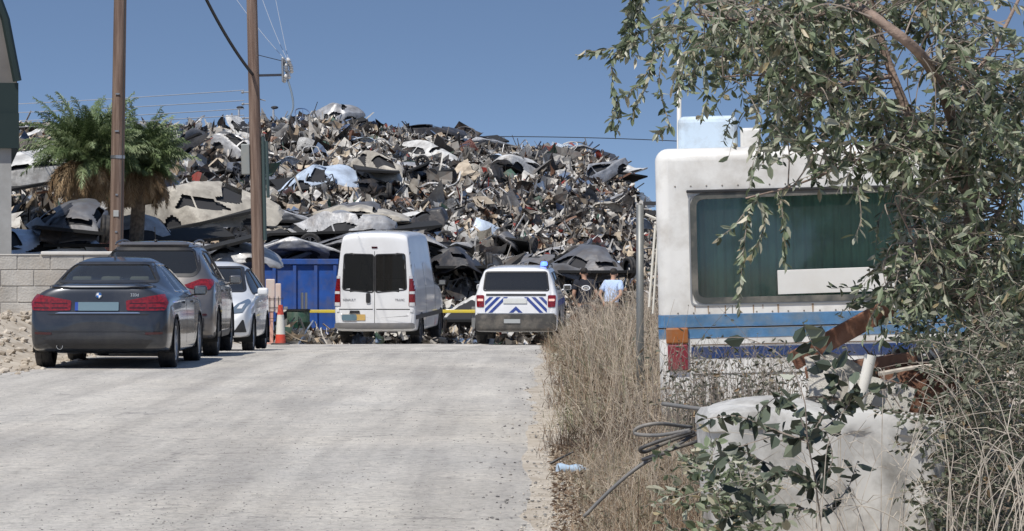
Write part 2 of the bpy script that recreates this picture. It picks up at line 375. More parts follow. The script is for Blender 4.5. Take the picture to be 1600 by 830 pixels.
def hull(keys, step=.035, tumble=.05, crown=.02, dens=3, bulge=.012, nmin=3, boxy=0):
    K = np.array(keys, float); ys = []
    for a, b in zip(K[:-1,0], K[1:,0]):
        n = max(int(math.ceil((b-a)/step)), nmin); ys += list(np.linspace(a, b, n, endpoint=False))
    ys += [K[-1,0]]; cols = [pchip(K[:,0], K[:,c], ys) for c in range(1, 7)]
    V, M = [], None
    for i, y in enumerate(ys):
        zb, zs, zt, wl, ws, wtp = [c[i] for c in cols]; zm = zb+(zs-zb)*.6; e1 = min(.09, (zt-zs)*.35); e2 = min(.14, wtp*.25)
        P = [(0, zb), (wl*.8, zb), (wl*.97, zb+.015), (wl, zb+.09), (wl+(ws-wl)*.5+bulge, zb+(zs-zb)*.35), (max(wl, ws)+bulge, zm), (ws+.004, zs-.05), (ws-.012, zs+.02),
             (ws+(wtp-ws)*.45, zs+(zt-e1-zs)*.48), (wtp, zt-e1), (wtp-e2, zt-.012), (wtp*.6, zt+crown*.6), (wtp*.4, zt+crown*.85), (wtp*.2, zt+crown), (0, zt+crown)]
        if boxy: P[8:11] = [(ws+(wtp-ws)*.3, zs+(zt-zs)*.25), (ws+(wtp-ws)*.6, zs+(zt-zs)*.55), (ws+(wtp-ws)*.9, zt-.14), (wtp-.03, zt-.03)]
        P = chaikin(P, dens-1); h = [(p[0], y, p[1]) for p in P]; l = [(-p[0], y, p[1]) for p in P[1:-1]][::-1]
        ring = h+l; M = len(ring); V += ring
    Fc = []
    for i in range(len(ys)-1):
        for k in range(M):
            Fc.append((i*M+k, (i+1)*M+k, (i+1)*M+(k+1)%M, i*M+(k+1)%M))
    for i, flip in ((0, 0), (len(ys)-1, 1)):
        base = i*M; c = len(V); z = sum(V[base+k][2] for k in range(M))/M; V.append((0, ys[i], z))
        # concentric inner ring for an even cap
        rr = len(V)
        for k in range(M): p = V[base+k]; V.append((p[0]*.5, p[1], z+(p[2]-z)*.5))
        for k in range(M):
            k2 = (k+1) % M; q = (base+k, base+k2, rr+k2, rr+k); t = (rr+k, rr+k2, c)
            Fc.append(q[::-1] if flip else q); Fc.append(t[::-1] if flip else t)
    return V, Fc
def inpoly(P, x, y):
    c = False; n = len(P); j = n-1
    for i in range(n):
        if (P[i][1] > y) != (P[j][1] > y) and x < (P[j][0]-P[i][0])*(y-P[i][1])/(P[j][1]-P[i][1])+P[i][0]: c = not c
        j = i
    return c
KD = {'rear': (Vector((0,1,0)), lambda u, v: Vector((u, -4, v)), lambda p: (p[0], p[2])),
      'front': (Vector((0,-1,0)), lambda u, v: Vector((u, 12, v)), lambda p: (p[0], p[2])),
      'left': (Vector((1,0,0)), lambda u, v: Vector((-4, u, v)), lambda p: (p[1], p[2])),
      'right': (Vector((-1,0,0)), lambda u, v: Vector((4, u, v)), lambda p: (p[1], p[2])),
      'top': (Vector((0,0,-1)), lambda u, v: Vector((u, v, 6)), lambda p: (p[0], p[1]))}
class Car:
    def __init__(s, root, keys, paint, **kw):
        s.root = root; s.g = hull(keys, **kw); s.bvh = BVHTree.FromPolygons([Vector(v) for v in s.g[0]], s.g[1]); s.cut = []; s.paint = paint; s.arches = []
    def hit(s, kind, u, v, off=0):
        d, o, _ = KD[kind]; r = s.bvh.ray_cast(o(u, v), d)
        if r[0] is None: return None
        n = r[1] if r[1].dot(d) < 0 else -r[1]
        return r[0]+n*off
    def patch(s, name, kind, poly, mat, off=.004, thick=.006, res=.035, parent=None, smooth=True):
        bm = bmesh.new(); us = [p[0] for p in poly]; vs_ = [p[1] for p in poly]
        A, B, Cc, D = min(us)-.01, max(us)+.01, min(vs_)-.01, max(vs_)+.01; nu = max(2, int((B-A)/res)); nv = max(2, int((D-Cc)/res))
        g = [[bm.verts.new((A+(B-A)*i/nu, Cc+(D-Cc)*j/nv, 0)) for j in range(nv+1)] for i in range(nu+1)]
        for i in range(nu):
            for j in range(nv): bm.faces.new((g[i][j], g[i+1][j], g[i+1][j+1], g[i][j+1]))
        area = sum(poly[i-1][0]*poly[i][1]-poly[i][0]*poly[i-1][1] for i in range(len(poly)))
        P = poly if area > 0 else poly[::-1]
        for i in range(len(P)):
            a, b = Vector(P[i-1]), Vector(P[i]); e = b-a
            if e.length < 1e-5: continue
            bmesh.ops.bisect_plane(bm, geom=bm.verts[:]+bm.edges[:]+bm.faces[:], plane_co=(a.x, a.y, 0), plane_no=(e.y, -e.x, 0), clear_outer=True, dist=1e-5)
        bad = []
        for v in bm.verts:
            h = s.hit(kind, v.co.x, v.co.y, off)
            if h is None: bad.append(v)
            else: v.co = h
        bmesh.ops.delete(bm, geom=bad, context='VERTS')
        # drop faces stretched over silhouette edges
        bmesh.ops.delete(bm, geom=[f for f in bm.faces if max(e.calc_length() for e in f.edges) > res*6], context='FACES')
        d = KD[kind][0]; bm.normal_update()
        fl = [f for f in bm.faces if f.normal.dot(d) > 0]
        if fl: bmesh.ops.reverse_faces(bm, faces=fl)
        if thick:
            bmesh.ops.solidify(bm, geom=bm.faces[:], thickness=thick)
        return obj(name, frombm(bm), mat, parent or s.root, autosmooth=40 if smooth else None, smooth=smooth)
    def ring(s, name, kind, poly, mat, width=.02, off=.006, parent=None):
        P = []; 
        for i in range(len(poly)):
            a, b = Vector(poly[i-1]), Vector(poly[i]); n = max(1, int((b-a).length/.03)); P += [a+(b-a)*k/n for k in range(n)]
        c = sum(P, Vector((0,0)))/len(P); V, N = [], len(P); ok = []
        for i, p in enumerate(P):
            t = P[(i+1) % N]-P[i-1]; n = Vector((t.y, -t.x)); n = n.normalized() if n.length else Vector((0,1))
            if n.dot(p-c) < 0: n = -n
            for w_, o_ in ((-width*.5, -.012), (-width*.5, off), (width*.5, off), (width*.5, -.012)):
                q = p+n*w_; h = s.hit(kind, q.x, q.y, o_)
                ok.append(h is not None); V.append(tuple(h) if h is not None else (0,0,0))
        Fc = []
        for i in range(N):
            for k in range(3):
                q = (i*4+k, ((i+1) % N)*4+k, ((i+1) % N)*4+k+1, i*4+k+1)
                if all(ok[z] for z in q) and (Vector(V[q[0]])-Vector(V[q[1]])).length < .2: Fc.append(q)
        return obj(name, (V, Fc), mat, parent or s.root, smooth=False)
    def window(s, name, kind, poly, glass=None, frame=None, width=.03, r=.05, behind=None):
        poly = rpoly(poly, r); s.cut.append((kind, poly))
        p = s.patch(name, kind, poly, glass or glass_d, off=-.004, thick=0)
        s.ring('seal', kind, poly, frame or blackp, width, parent=p); return p
    def both(s, fn, *a, **k):
        out = []
        for kind in ('left', 'right'): out.append(fn(a[0], kind, *a[1:], **k))
        return out
    def arch(s, y, r, z): s.arches.append((y, r, z))
    def finish(s, name='body'):
        V, Fc = s.g; keep = []
        for f in Fc:
            cx, cy, cz = [sum(V[i][k] for i in f)/len(f) for k in range(3)]; rm = False
            n = None
            for kind, P in s.cut:
                if kind == 'left' and cx > -.3 or kind == 'right' and cx < .3: continue
                u, v = KD[kind][2]((cx, cy, cz))
                if inpoly(P, u, v):
                    h = s.hit(kind, u, v)
                    if h is not None and (h-Vector((cx, cy, cz))).length < .06: rm = True; break
            if not rm:
                for y, r, z in s.arches:
                    if abs(cx) > .5 and (cy-y)**2+(cz-z)**2 < r*r: rm = True; break
            if not rm: keep.append(f)
        b = obj(name, (V, keep), s.paint, s.root, smooth=True)
        for y, r, z in s.arches:
            for sx in (-1, 1):
                hw = abs(s.bvh.ray_cast(Vector((sx*4, y, z+r+.02)), Vector((-sx,0,0)))[0].x)
                q = lathe([(r+.012, hw-.32), (r+.012, hw-.004), (r+.03, hw+.006), (r+.002, hw+.008)], 24, 'x', -.35, PI+.35)
                q = mv(([(sx*p[0], p[1], p[2]) for p in q[0]], q[1]), (0, y, z)); 
                dk = mv(([(sx*p[0], p[1], p[2]) for p in lathe([(0, hw-.30), (r+.012, hw-.30)], 24, 'x', 0, PI)[0]], lathe([(0,0), (1,0)], 24, 'x', 0, PI)[1]), (0, y, z))
                obj('wheel_arch', join(q, dk), under, b)
        return b
def wheel_geo(R=.32, W=.21, rr=.215):
    w = W/2
    ty = lathe([(rr-.01, -w*.75), (rr, -w*.88), (R*.86, -w), (R*.96, -w*.93), (R, -w*.7), (R, -w*.2), (R-.008, -w*.17), (R-.008, w*.17), (R, w*.2), (R, w*.7), (R*.96, w*.93), (R*.86, w), (rr, w*.88), (rr-.01, w*.75)], 36, 'x')
    gs = [lathe([(0, w*.35), (rr*.95, w*.35)], 32, 'x'), lathe([(rr-.012, w*.3), (rr+.004, w*.86), (rr-.022, w*.84), (rr-.03, w*.3)], 36, 'x'), lathe([(0, w*.8), (.045, w*.8), (.05, w*.5)], 16, 'x')]
    sp = []
    for k in range(5):
        a = k*2*PI/5
        for da in (-.16, .16):
            p = box(w*.55, w*.78, -.016, .016, .03, rr-.012, .004); sp.append(mv(p, (0,0,0), (a+da, 0, 0)))
    return ty, join(*gs[:1]), join(gs[1], gs[2], *sp)
def add_wheels(root, specs, R, W=.21, rr=.215, rim=None):
    ty, back, sp = wheel_geo(R, W, rr)
    for x, y in specs:
        s = 1 if x > 0 else -1; rz = 0 if s > 0 else PI
        t = obj('wheel', mv(ty, (x, y, R), (0,0,rz)), rubber, root, smooth=True, autosmooth=50)
        obj('rim', mv(sp, (x, y, R), (0,0,rz)), rim or alloy, t, autosmooth=30, smooth=True); obj('brake_disc', mv(back, (x, y, R), (0,0,rz)), under, t)
def mirrorgeo(x, y, z, s): return mv(box(-.09,.09,-.05,.05,-.065,.065,.035,3), (x+s*.07, y, z), (0,0,s*.15))
def mirrors(root, x, y, z, mat):
    for s in (-1, 1):
        m = obj('mirror', join(mirrorgeo(s*x, y, z, s), tube([(s*(x-.06), y, z-.06), (s*(x+.03), y, z-.05)], .02)), mat, root, smooth=True, autosmooth=40)
        obj('mirror_glass', mv(box(-.072,.072,-.004,.004,-.047,.047,.003), (s*(x+.07), y-.053*1, z), (0,0,s*.15)), pm('mirror_glass', (.3,.32,.34), .1, 1), m)
def seats(root, rows, mat, zseat=.5, ztop=.95, zh=1.08, w=.5):
    for y, xs in rows:
        for x in xs:
            st = obj('seat', join(box(x-w/2, x+w/2, y-.45+.0, y+.05, zseat-.2, zseat, .04, 2), mv(box(-w/2, w/2, -.06, .06, 0, ztop-zseat+.1, .04, 2), (x, y-.42+.0, zseat-.1), (-.2*-1,0,0))), mat, root, smooth=True, autosmooth=40)
            obj('headrest', join(box(x-.13, x+.13, y-.55, y-.44, ztop+.03, ztop+.03+(zh-ztop), .03, 2), tube([(x-.05,y-.5,ztop-.05),(x-.05,y-.5,ztop+.05)], .006), tube([(x+.05,y-.5,ztop-.05),(x+.05,y-.5,ztop+.05)], .006)), mat, st, smooth=True, autosmooth=40)
def text_geo(s, size):
    c = bpy.data.curves.new('t', 'FONT'); c.body = s; c.size = size; c.extrude = .002; c.align_x = 'CENTER'; c.align_y = 'CENTER'
    o = bpy.data.objects.new('t', c); C.objects.link(o); dg = bpy.context.evaluated_depsgraph_get(); me = o.evaluated_get(dg).to_mesh()
    g = ([(v.co.x, -v.co.z, v.co.y) for v in me.vertices], [tuple(p.vertices) for p in me.polygons]); o.evaluated_get(dg).to_mesh_clear()
    bpy.data.objects.remove(o); bpy.data.curves.remove(c); return g
def paintm(name, col, metal=.5, rough=.35, dirtk=.35, coat=.9): return pm(name, col, rough, metal, coat, dirt=DUST, dirtk=dirtk, dscale=1.4, var=.05, vs=2)

# ---- dark grey sedan seen from behind
def sedan():
    t = thing('parked_car', 'dark grey four-door sedan parked nearest, red L-shaped rear lamps', 'car', (-5.71, 43.4, road_z(43.4)), (0,0,-.006), 'cars parked along the left of the road')
    K = [(0,.36,.56,.66,.66,.68,.58),(.03,.31,.64,.80,.78,.79,.66),(.07,.27,.76,1.00,.83,.84,.70),(.12,.25,.85,1.065,.865,.865,.72),(.30,.22,.91,1.085,.885,.885,.72),(.72,.19,.93,1.11,.90,.895,.70),
         (1.35,.18,.93,1.375,.905,.90,.575),(1.75,.18,.93,1.42,.905,.90,.565),(2.3,.18,.92,1.43,.905,.90,.565),(2.85,.18,.91,1.385,.905,.90,.57),(3.5,.19,.89,1.02,.90,.895,.68),(3.75,.19,.87,.97,.90,.89,.70),
         (4.3,.2,.8,.88,.87,.86,.66),(4.53,.26,.66,.76,.80,.80,.6),(4.6,.32,.58,.66,.70,.70,.55)]
    p = paintm('sedan_paint', (.036,.040,.048), .6, .32, .15)
    c = Car(t, K, p)
    c.window('rear_window', 'rear', [(-.66,1.125),(.66,1.125),(.50,1.362),(-.50,1.362)], glass_d, width=.035)
    c.window('windscreen', 'front', [(-.70,1.03),(.70,1.03),(.53,1.36),(-.53,1.36)], glass_d)
    for k in ('left', 'right'):
        c.window('side_window', k, [(1.25,1.0),(1.98,.985),(1.98,1.35),(1.72,1.35)], glass_d, chrome, .02, .03)
        c.window('side_window', k, [(2.05,.985),(3.1,.98),(2.85,1.23),(2.68,1.33),(2.05,1.35)], glass_d, chrome, .02, .03)
        for y in (2.015, 3.05): c.patch('door_gap', k, [(y-.004,.3),(y+.004,.3),(y+.004,.93),(y-.004,.93)], under, off=.001, thick=.002)
        for y in (1.75, 2.75): c.patch('door_handle', k, rpoly([(y-.1,.83),(y+.1,.83),(y+.1,.86),(y-.1,.86)], .01), p, off=.025, thick=.03)
    for s in (-1, 1):
        L = c.patch('tail_lamp', 'rear', rpoly([(s*.36,.76),(s*.60,.755),(s*.845,.76),(s*.875,.86),(s*.82,.965),(s*.62,.935),(s*.35,.885)], .02), redlamp, off=.012, thick=.02)
        for (a, b, z0, z1) in ((.40,.60,.785,.80),(.64,.83,.785,.80),(.40,.60,.845,.855),(.64,.83,.85,.86)):
            c.patch('lamp_bar', 'rear', [(s*a,z0),(s*b,z0),(s*b,z1),(s*a,z1)], darkred, off=.016, thick=.006, parent=L)
        c.patch('reflector', 'rear', rpoly([(s*.60,.45),(s*.82,.455),(s*.82,.485),(s*.60,.48)], .01), darkred, off=.006)
    pl = c.patch('number_plate', 'rear', rpoly([(-.26,.755),(.26,.755),(.26,.865),(-.26,.865)], .008), plate_g, off=.02, thick=.012)
    c.patch('country_strip', 'rear', [(-.30,.757),(-.26,.757),(-.26,.863),(-.30,.863)], euro, off=.02, thick=.012, parent=pl)
    c.patch('boot_gap', 'rear', [(-.62,.70),(.62,.70),(.66,.712),(-.66,.712)], under, off=.002)
    c.patch('boot_edge', 'rear', rpoly([(-.56,.722),(.56,.722),(.5,.735),(-.5,.735)], .004), chrome, off=.012)
    c.patch('boot_lip', 'rear', rpoly([(-.68,1.045),(.68,1.045),(.60,1.06),(-.60,1.06)], .004), p, off=.03, thick=.03)
    c.patch('bumper_trim', 'rear', rpoly([(-.70,.385),(.70,.385),(.60,.28),(-.60,.28)], .02), blackp, off=.008)
    c.patch('bumper_crease', 'rear', [(-.78,.50),(.78,.50),(.78,.508),(-.78,.508)], p, off=.014, thick=.01)
    b = obj('badge', mv(lathe([(0,.0),(.041,.0),(.041,.012),(.034,.014),(0,.014)], 24, 'y'), (0,0,0), (0,0,PI)), None, t)
    h = c.hit('rear', 0, .955); b.location = h; b.data.materials.append(blackp)
    q = []
    for k in range(4):
        V_ = [(0, -.0165, 0)]+[(.030*math.cos(k*PI/2+j*PI/12), -.0165, .030*math.sin(k*PI/2+j*PI/12)) for j in range(7)]
        o = obj('badge_quarter', (V_, [tuple(range(8))]), pm('badge_white', (.85,.85,.85), .3) if k % 2 else pm('badge_blue', (.02,.15,.5), .3), b)
    obj('badge_rim', mv(lathe([(.033,-.015),(.037,-.02),(.042,-.015)], 24, 'y'), (0,0,0)), chrome, b)
    tg = text_geo('320d', .055); h = c.hit('rear', .46, .955, .008); o = obj('model_lettering', tg, chrome, t); o.location = h
    obj('exhaust', lathe([(.035,-.02),(.04,-.02),(.04,.15),(.033,.15),(.033,-.018)], 16, 'y'), chrome, t).location = (-.50, .04, .30)
    obj('aerial', mv(prism([(0,0),(.13,0),(.11,.02),(.02,.065),(0,.065)], -.012, .012, 'x'), (0, 1.62, 1.435)), p, t, smooth=False)
    mirrors(t, .92, 3.0, .99, p)
    c.arch(.86, .345, .33); c.arch(3.67, .345, .33); c.finish()
    add_wheels(t, [(-.80,.86),(.80,.86),(-.80,3.67),(.80,3.67)], .325, .225, .225)
    seats(t, [(1.75, (-.38, 0, .38)), (2.75, (-.38, .38))], beige, .50, .98, 1.16)
    obj('parcel_shelf', box(-.62,.62,.95,1.35,1.0,1.03,.01), cabin, t); obj('dashboard', box(-.7,.7,3.15,3.5,.7,.98,.06,2), cabin, t); obj('cabin_floor', box(-.8,.8,.9,3.6,.22,.26), cabin, t)
sedan()
# ---- grey-brown SUV
def suv():
    t = thing('parked_car', 'grey-brown SUV with roof rails parked between sedan and white hatchback', 'car', (-5.64, 48.6, road_z(48.6)), (0,0,.02), 'cars parked along the left of the road')
    K = [(0,.42,.62,.72,.68,.70,.60),(.03,.36,.70,.88,.80,.81,.68),(.08,.32,.84,1.02,.86,.87,.72),(.14,.29,1.0,1.12,.885,.885,.76),(.22,.27,1.04,1.26,.90,.895,.73),(.40,.25,1.06,1.545,.91,.90,.64),(.55,.24,1.06,1.63,.91,.90,.615),
         (1.3,.23,1.05,1.665,.915,.91,.61),(2.2,.23,1.03,1.66,.915,.91,.61),(2.8,.23,1.01,1.58,.915,.91,.61),(3.5,.24,.99,1.14,.91,.90,.70),(3.9,.26,.95,1.05,.89,.88,.70),(4.25,.30,.82,.93,.84,.84,.66),(4.38,.38,.66,.75,.74,.74,.58)]
    p = paintm('suv_paint', (.145,.135,.13), .55, .33, .3)
    c = Car(t, K, p, nmin=6)
    c.window('rear_window', 'rear', [(-.60,1.18),(.60,1.18),(.68,1.27),(.60,1.56),(-.60,1.56),(-.68,1.27)], glass_dd, width=.05, r=.07)
    c.window('windscreen', 'front', [(-.72,1.16),(.72,1.16),(.56,1.56),(-.56,1.56)], glass_d)
    for k in ('left', 'right'):
        c.window('side_window', k, [(.75,1.2),(1.2,1.12),(1.2,1.5),(.95,1.48)], glass_dd, width=.02, r=.03)
        c.window('side_window', k, [(1.25,1.12),(2.05,1.1),(2.05,1.52),(1.25,1.53)], glass_dd, width=.02, r=.03)
        c.window('side_window', k, [(2.12,1.1),(3.1,1.08),(2.85,1.32),(2.6,1.46),(2.12,1.52)], glass_d, width=.02, r=.03)
        for y in (1.225, 2.085, 3.1): c.patch('door_gap', k, [(y-.004,.35),(y+.004,.35),(y+.004,1.04),(y-.004,1.04)], under, off=.001, thick=.002)
        for y in (1.5, 2.4): c.patch('door_handle', k, rpoly([(y-.1,.93),(y+.1,.93),(y+.1,.965),(y-.1,.965)], .01), p, off=.025, thick=.03)
        c.patch('sill_trim', k, [(.2,.27),(4.1,.27),(4.1,.36),(.2,.36)], blackp, off=.006)
    for s in (-1, 1):
        c.patch('tail_lamp', 'rear', rpoly([(s*.42,1.02),(s*.62,.98),(s*.84,.97),(s*.885,1.06),(s*.86,1.12),(s*.70,1.125)], .02), redlamp, off=.012, thick=.02)
        obj('roof_rail', tube(bez([(s*.565,.62,1.63),(s*.565,.80,1.66),(s*.565,1.6,1.695),(s*.56,2.4,1.68),(s*.55,2.6,1.62)], 5), .014, 8), MATS['gap_rail'] if 'gap_rail' in MATS else pm('gap_rail', (.10,.10,.105), .4, .5), t, smooth=True)
        c.patch('reflector', 'rear', rpoly([(s*.62,.60),(s*.80,.60),(s*.80,.63),(s*.62,.63)], .01), darkred, off=.008)
    c.patch('number_plate', 'rear', rpoly([(-.26,.86),(.26,.86),(.26,.97),(-.26,.97)], .008), plate_w, off=.016, thick=.012)
    c.patch('bumper_trim', 'rear', rpoly([(-.76,.42),(.76,.42),(.76,.58),(-.76,.58)], .03), blackp, off=.01)
    c.patch('spoiler', 'rear', rpoly([(-.60,1.585),(.60,1.585),(.56,1.62),(-.56,1.62)], .01), p, off=.05, thick=.05)
    obj('aerial', join(tube([(0,.75,1.68),(0,.60,1.88)], .006), ellipsoid((0,.77,1.685), (.03,.05,.02), 10, 6)), blackp, t)
    obj('rear_wiper', tube([(0,.10,1.19),(.28,.13,1.22)], .008), blackp, t)
    mirrors(t, .93, 3.0, 1.10, p)
    c.arch(.80, .37, .35); c.arch(3.44, .37, .35); c.finish()
    add_wheels(t, [(-.80,.80),(.80,.80),(-.80,3.44),(.80,3.44)], .345, .225, .225)
    seats(t, [(1.5, (-.38, 0, .38)), (2.6, (-.38, .38))], cabin, .62, 1.15, 1.33); obj('cabin_floor', box(-.8,.8,.5,3.5,.3,.34), cabin, t)
suv()
# ---- white hatchback facing the camera
def hatch():
    t = thing('parked_car', 'white hatchback parked facing the camera beside the SUV', 'car', (-5.70, 60.0, road_z(58)+.0), (.0,0,PI+.0), 'cars parked along the left of the road')
    K = [(0,.40,.60,.70,.66,.67,.58),(.04,.34,.72,.90,.77,.78,.66),(.10,.30,.90,1.08,.81,.82,.70),(.18,.27,.96,1.25,.83,.83,.66),(.38,.25,.97,1.44,.84,.84,.58),(.9,.24,.96,1.50,.845,.84,.57),(1.6,.23,.94,1.51,.845,.84,.57),(2.1,.23,.92,1.45,.845,.84,.57),
         (2.95,.24,.88,1.05,.84,.835,.64),(3.2,.24,.85,.98,.83,.82,.64),(3.6,.27,.78,.88,.80,.79,.60),(3.80,.27,.68,.78,.74,.74,.56),(3.90,.30,.56,.64,.62,.62,.50),(3.93,.34,.50,.56,.54,.54,.45)]
    p = paintm('white_paint', (.74,.745,.74), 0, .4, .18)
    c = Car(t, K, p, nmin=6)
    c.window('rear_window', 'rear', [(-.58,1.12),(.58,1.12),(.50,1.40),(-.50,1.40)], glass_dd)
    c.window('windscreen', 'front', [(-.66,1.03),(.66,1.03),(.53,1.43),(-.53,1.43)], glass_dd, width=.035)
    for k in ('left', 'right'):
        c.window('side_window', k, [(.7,1.08),(1.5,1.02),(1.5,1.39),(.85,1.38)], glass_dd, width=.025, r=.03)
        c.window('side_window', k, [(1.56,1.02),(2.6,.98),(2.35,1.18),(2.05,1.34),(1.56,1.39)], glass_dd, width=.025, r=.03)
        for y in (1.53, 2.6): c.patch('door_gap', k, [(y-.004,.3),(y+.004,.3),(y+.004,.95),(y-.004,.95)], under, off=.001, thick=.002)
        c.patch('door_handle', k, rpoly([(1.68,.83),(1.88,.83),(1.88,.86),(1.68,.86)], .01), p, off=.025, thick=.03)
    for s in (-1, 1):
        L = c.patch('headlight', 'front', rpoly([(s*.44,.66),(s*.70,.68),(s*.795,.86),(s*.74,.90),(s*.60,.82)], .02), pm('headlight_glass', (.16,.20,.24), .12, .3, 1), off=.012, thick=.02)
        c.patch('lamp_lens', 'front', [(s*.60,.74),(s*.68,.74),(s*.72,.82),(s*.64,.80)], whitelamp, off=.018, thick=.006, parent=L)
        c.patch('fog_grille', 'front', rpoly([(s*.56,.36),(s*.76,.36),(s*.72,.56),(s*.70,.57)], .015), blackp, off=.008)
        c.patch('tail_lamp', 'rear', rpoly([(s*.6,.8),(s*.8,.8),(s*.8,1.1),(s*.7,1.1)], .02), redlamp, off=.01)
    c.patch('grille', 'front', rpoly([(-.48,.38),(.48,.38),(.40,.62),(-.40,.62)], .03), blackp, off=.008)
    c.patch('number_plate', 'front', rpoly([(-.26,.46),(.26,.46),(.26,.57),(-.26,.57)], .008), plate_w, off=.024, thick=.012)
    c.patch('bonnet_gap', 'front', [(-.55,.70),(.55,.70),(.55,.712),(-.55,.712)], under, off=.002)
    mirrors(t, .86, 2.45, 1.02, p)
    c.arch(.62, .335, .31); c.arch(3.13, .335, .31); c.finish()
    add_wheels(t, [(-.74,.62),(.74,.62),(-.74,3.13),(.74,3.13)], .30, .19, .2)
    seats(t, [(1.1, (-.35, .35)), (2.1, (-.35, .35))], cabin, .55, 1.02, 1.2); obj('cabin_floor', box(-.72,.72,.4,3.2,.3,.34), cabin, t)
hatch()
# ---- white high-roof van
def van():
    D = 79.5
    t = thing('van', 'white high-roof panel van with two dark rear windows, stopped on the road', 'van', (-3.99+.02, D, road_z(D)), (.022,0,-.118))
    K = [(0,.42,.60,.80,.84,.85,.78),(.02,.40,1.1,1.6,.88,.89,.80),(.035,.36,1.28,2.20,.915,.92,.79),(.06,.34,1.32,2.50,.935,.935,.78),(.12,.32,1.34,2.60,.945,.945,.77),(.5,.30,1.35,2.64,.95,.95,.77),(1.8,.28,1.35,2.64,.955,.955,.77),(3.0,.28,1.32,2.58,.955,.955,.76),(3.45,.28,1.28,2.30,.95,.95,.75),
         (3.75,.28,1.25,2.0,.95,.95,.70),(4.35,.3,1.15,1.38,.94,.93,.75),(4.75,.32,.95,1.10,.90,.88,.70),(4.95,.38,.75,.86,.80,.80,.6),(5.0,.42,.62,.72,.7,.7,.5)]
    p = paintm('van_white', (.76,.765,.77), 0, .42, .14)
    c = Car(t, K, p, crown=.02, nmin=9, boxy=1)
    for s, n in ((-1, 0), (1, 0)):
        xs = (-.79, -.035) if s < 0 else (.035, .79)
        if s < 0: P = [(-.76,1.30),(-.02,1.235),(-.02,2.12),(-.72,2.14)]
        else: P = [(.02,1.235),(.76,1.30),(.72,2.14),(.02,2.12)]
        c.window('rear_window', 'rear', P, glass_dd, width=.03, r=.07)
    c.window('windscreen', 'front', [(-.78,1.42),(.78,1.42),(.66,2.02),(-.66,2.02)], glass_dd)
    for k in ('left', 'right'):
        c.window('side_window', k, [(3.2,1.35),(4.15,1.28),(3.75,1.78),(3.2,1.85)], glass_dd, width=.03, r=.04)
        c.patch('side_panel_recess', k, rpoly([(.5,1.36),(1.6,1.36),(1.6,1.9),(.5,1.9)], .08), p, off=.01, thick=.012)
        c.patch('side_panel_recess', k, rpoly([(1.75,1.36),(3.0,1.36),(3.0,1.9),(1.75,1.9)], .08), p, off=.01, thick=.012)
        c.patch('rub_strip', k, [(.15,.60),(4.4,.60),(4.4,.70),(.15,.70)], blackp, off=.012, thick=.015)
        for y in (1.68, 3.1): c.patch('door_gap', k, [(y-.005,.35),(y+.005,.35),(y+.005,1.9),(y-.005,1.9)], under, off=.002, thick=.002)
    for s in (-1, 1):
        L = c.patch('tail_lamp', 'rear', rpoly([(s*.81,.92),(s*.95,.92),(s*.94,1.62),(s*.82,1.62)], .015), redlamp, off=.014, thick=.02, res=.015)
        for z0, z1 in ((.92,1.0),(1.20,1.26),(1.56,1.62)): c.patch('lamp_lens', 'rear', [(s*.825,z0),(s*.94,z0),(s*.935,z1),(s*.825,z1)], whitelamp, off=.018, thick=.006, parent=L, res=.015)
        c.patch('pillar_trim', 'rear', [(s*.80,2.35),(s*.83,2.35),(s*.92,1.64),(s*.875,1.64)], pm('grey_trim', (.08,.085,.09), .5), off=.006)
        c.patch('door_hinge', 'rear', [(s*.84,.78),(s*.90,.78),(s*.90,.86),(s*.84,.86)], p, off=.02, thick=.02)
    c.patch('door_gap', 'rear', [(-.006,.52),(.006,.52),(.006,2.2),(-.006,2.2)], under, off=.002, res=.03)
    for s in (-1, 1): c.patch('rear_door_crease', 'rear', [(s*.04,.83),(s*.84,.83),(s*.84,.85),(s*.04,.85)], under, off=.003, thick=.004)
    c.patch('door_handle', 'rear', rpoly([(-.20,.99),(-.10,.99),(-.10,1.22),(-.20,1.22)], .03), blackp, off=.03, thick=.03)
    c.patch('brake_lamp', 'rear', rpoly([(-.07,2.27),(.07,2.27),(.07,2.31),(-.07,2.31)], .01), darkred, off=.014)
    pl = c.patch('number_plate', 'rear', rpoly([(-.76,.58),(-.22,.58),(-.22,.72),(-.76,.72)], .01), plate_y, off=.014, thick=.01)
    c.patch('plate_blur', 'rear', rpoly([(-.78,.575),(-.42,.575),(-.42,.72),(-.78,.72)], .05), plate_g, off=.022, thick=.005, parent=pl)  # added blue-grey redaction blur laid over the plate
    c.patch('plate_lamp', 'rear', rpoly([(-.60,.74),(-.34,.74),(-.36,.81),(-.58,.81)], .01), blackp, off=.02, thick=.02)
    c.patch('bumper', 'rear', rpoly([(-.92,.40),(.92,.40),(.92,.52),(-.92,.52)], .03), pm('grey_bumper', (.17,.17,.175), .6, dirt=DUST, dirtk=.4), off=.05, thick=.06)
    for s, tx in ((-1, 'RENAULT'), (1, 'TRAFIC')):
        o = obj('lettering', text_geo(tx, .07), pm('grey_letters', (.25,.25,.26), .4, .5), t); o.location = c.hit('rear', s*.60, 1.06, .01)
    mirrors(t, .93, 4.1, 1.35, blackp)
    c.arch(.95, .37, .34); c.arch(4.05, .37, .34); c.finish()
    add_wheels(t, [(-.84,.95),(.84,.95),(-.84,4.05),(.84,4.05)], .335, .22, .2, darkrim)
    obj('load_floor', box(-.85,.85,.2,3.2,.5,.54), cabin, t); seats(t, [(3.7, (-.45, .45))], cabin, .85, 1.45, 1.62)
    obj('bulkhead', box(-.80,.80,3.0,3.03,.5,1.2), cabin, t)
van()
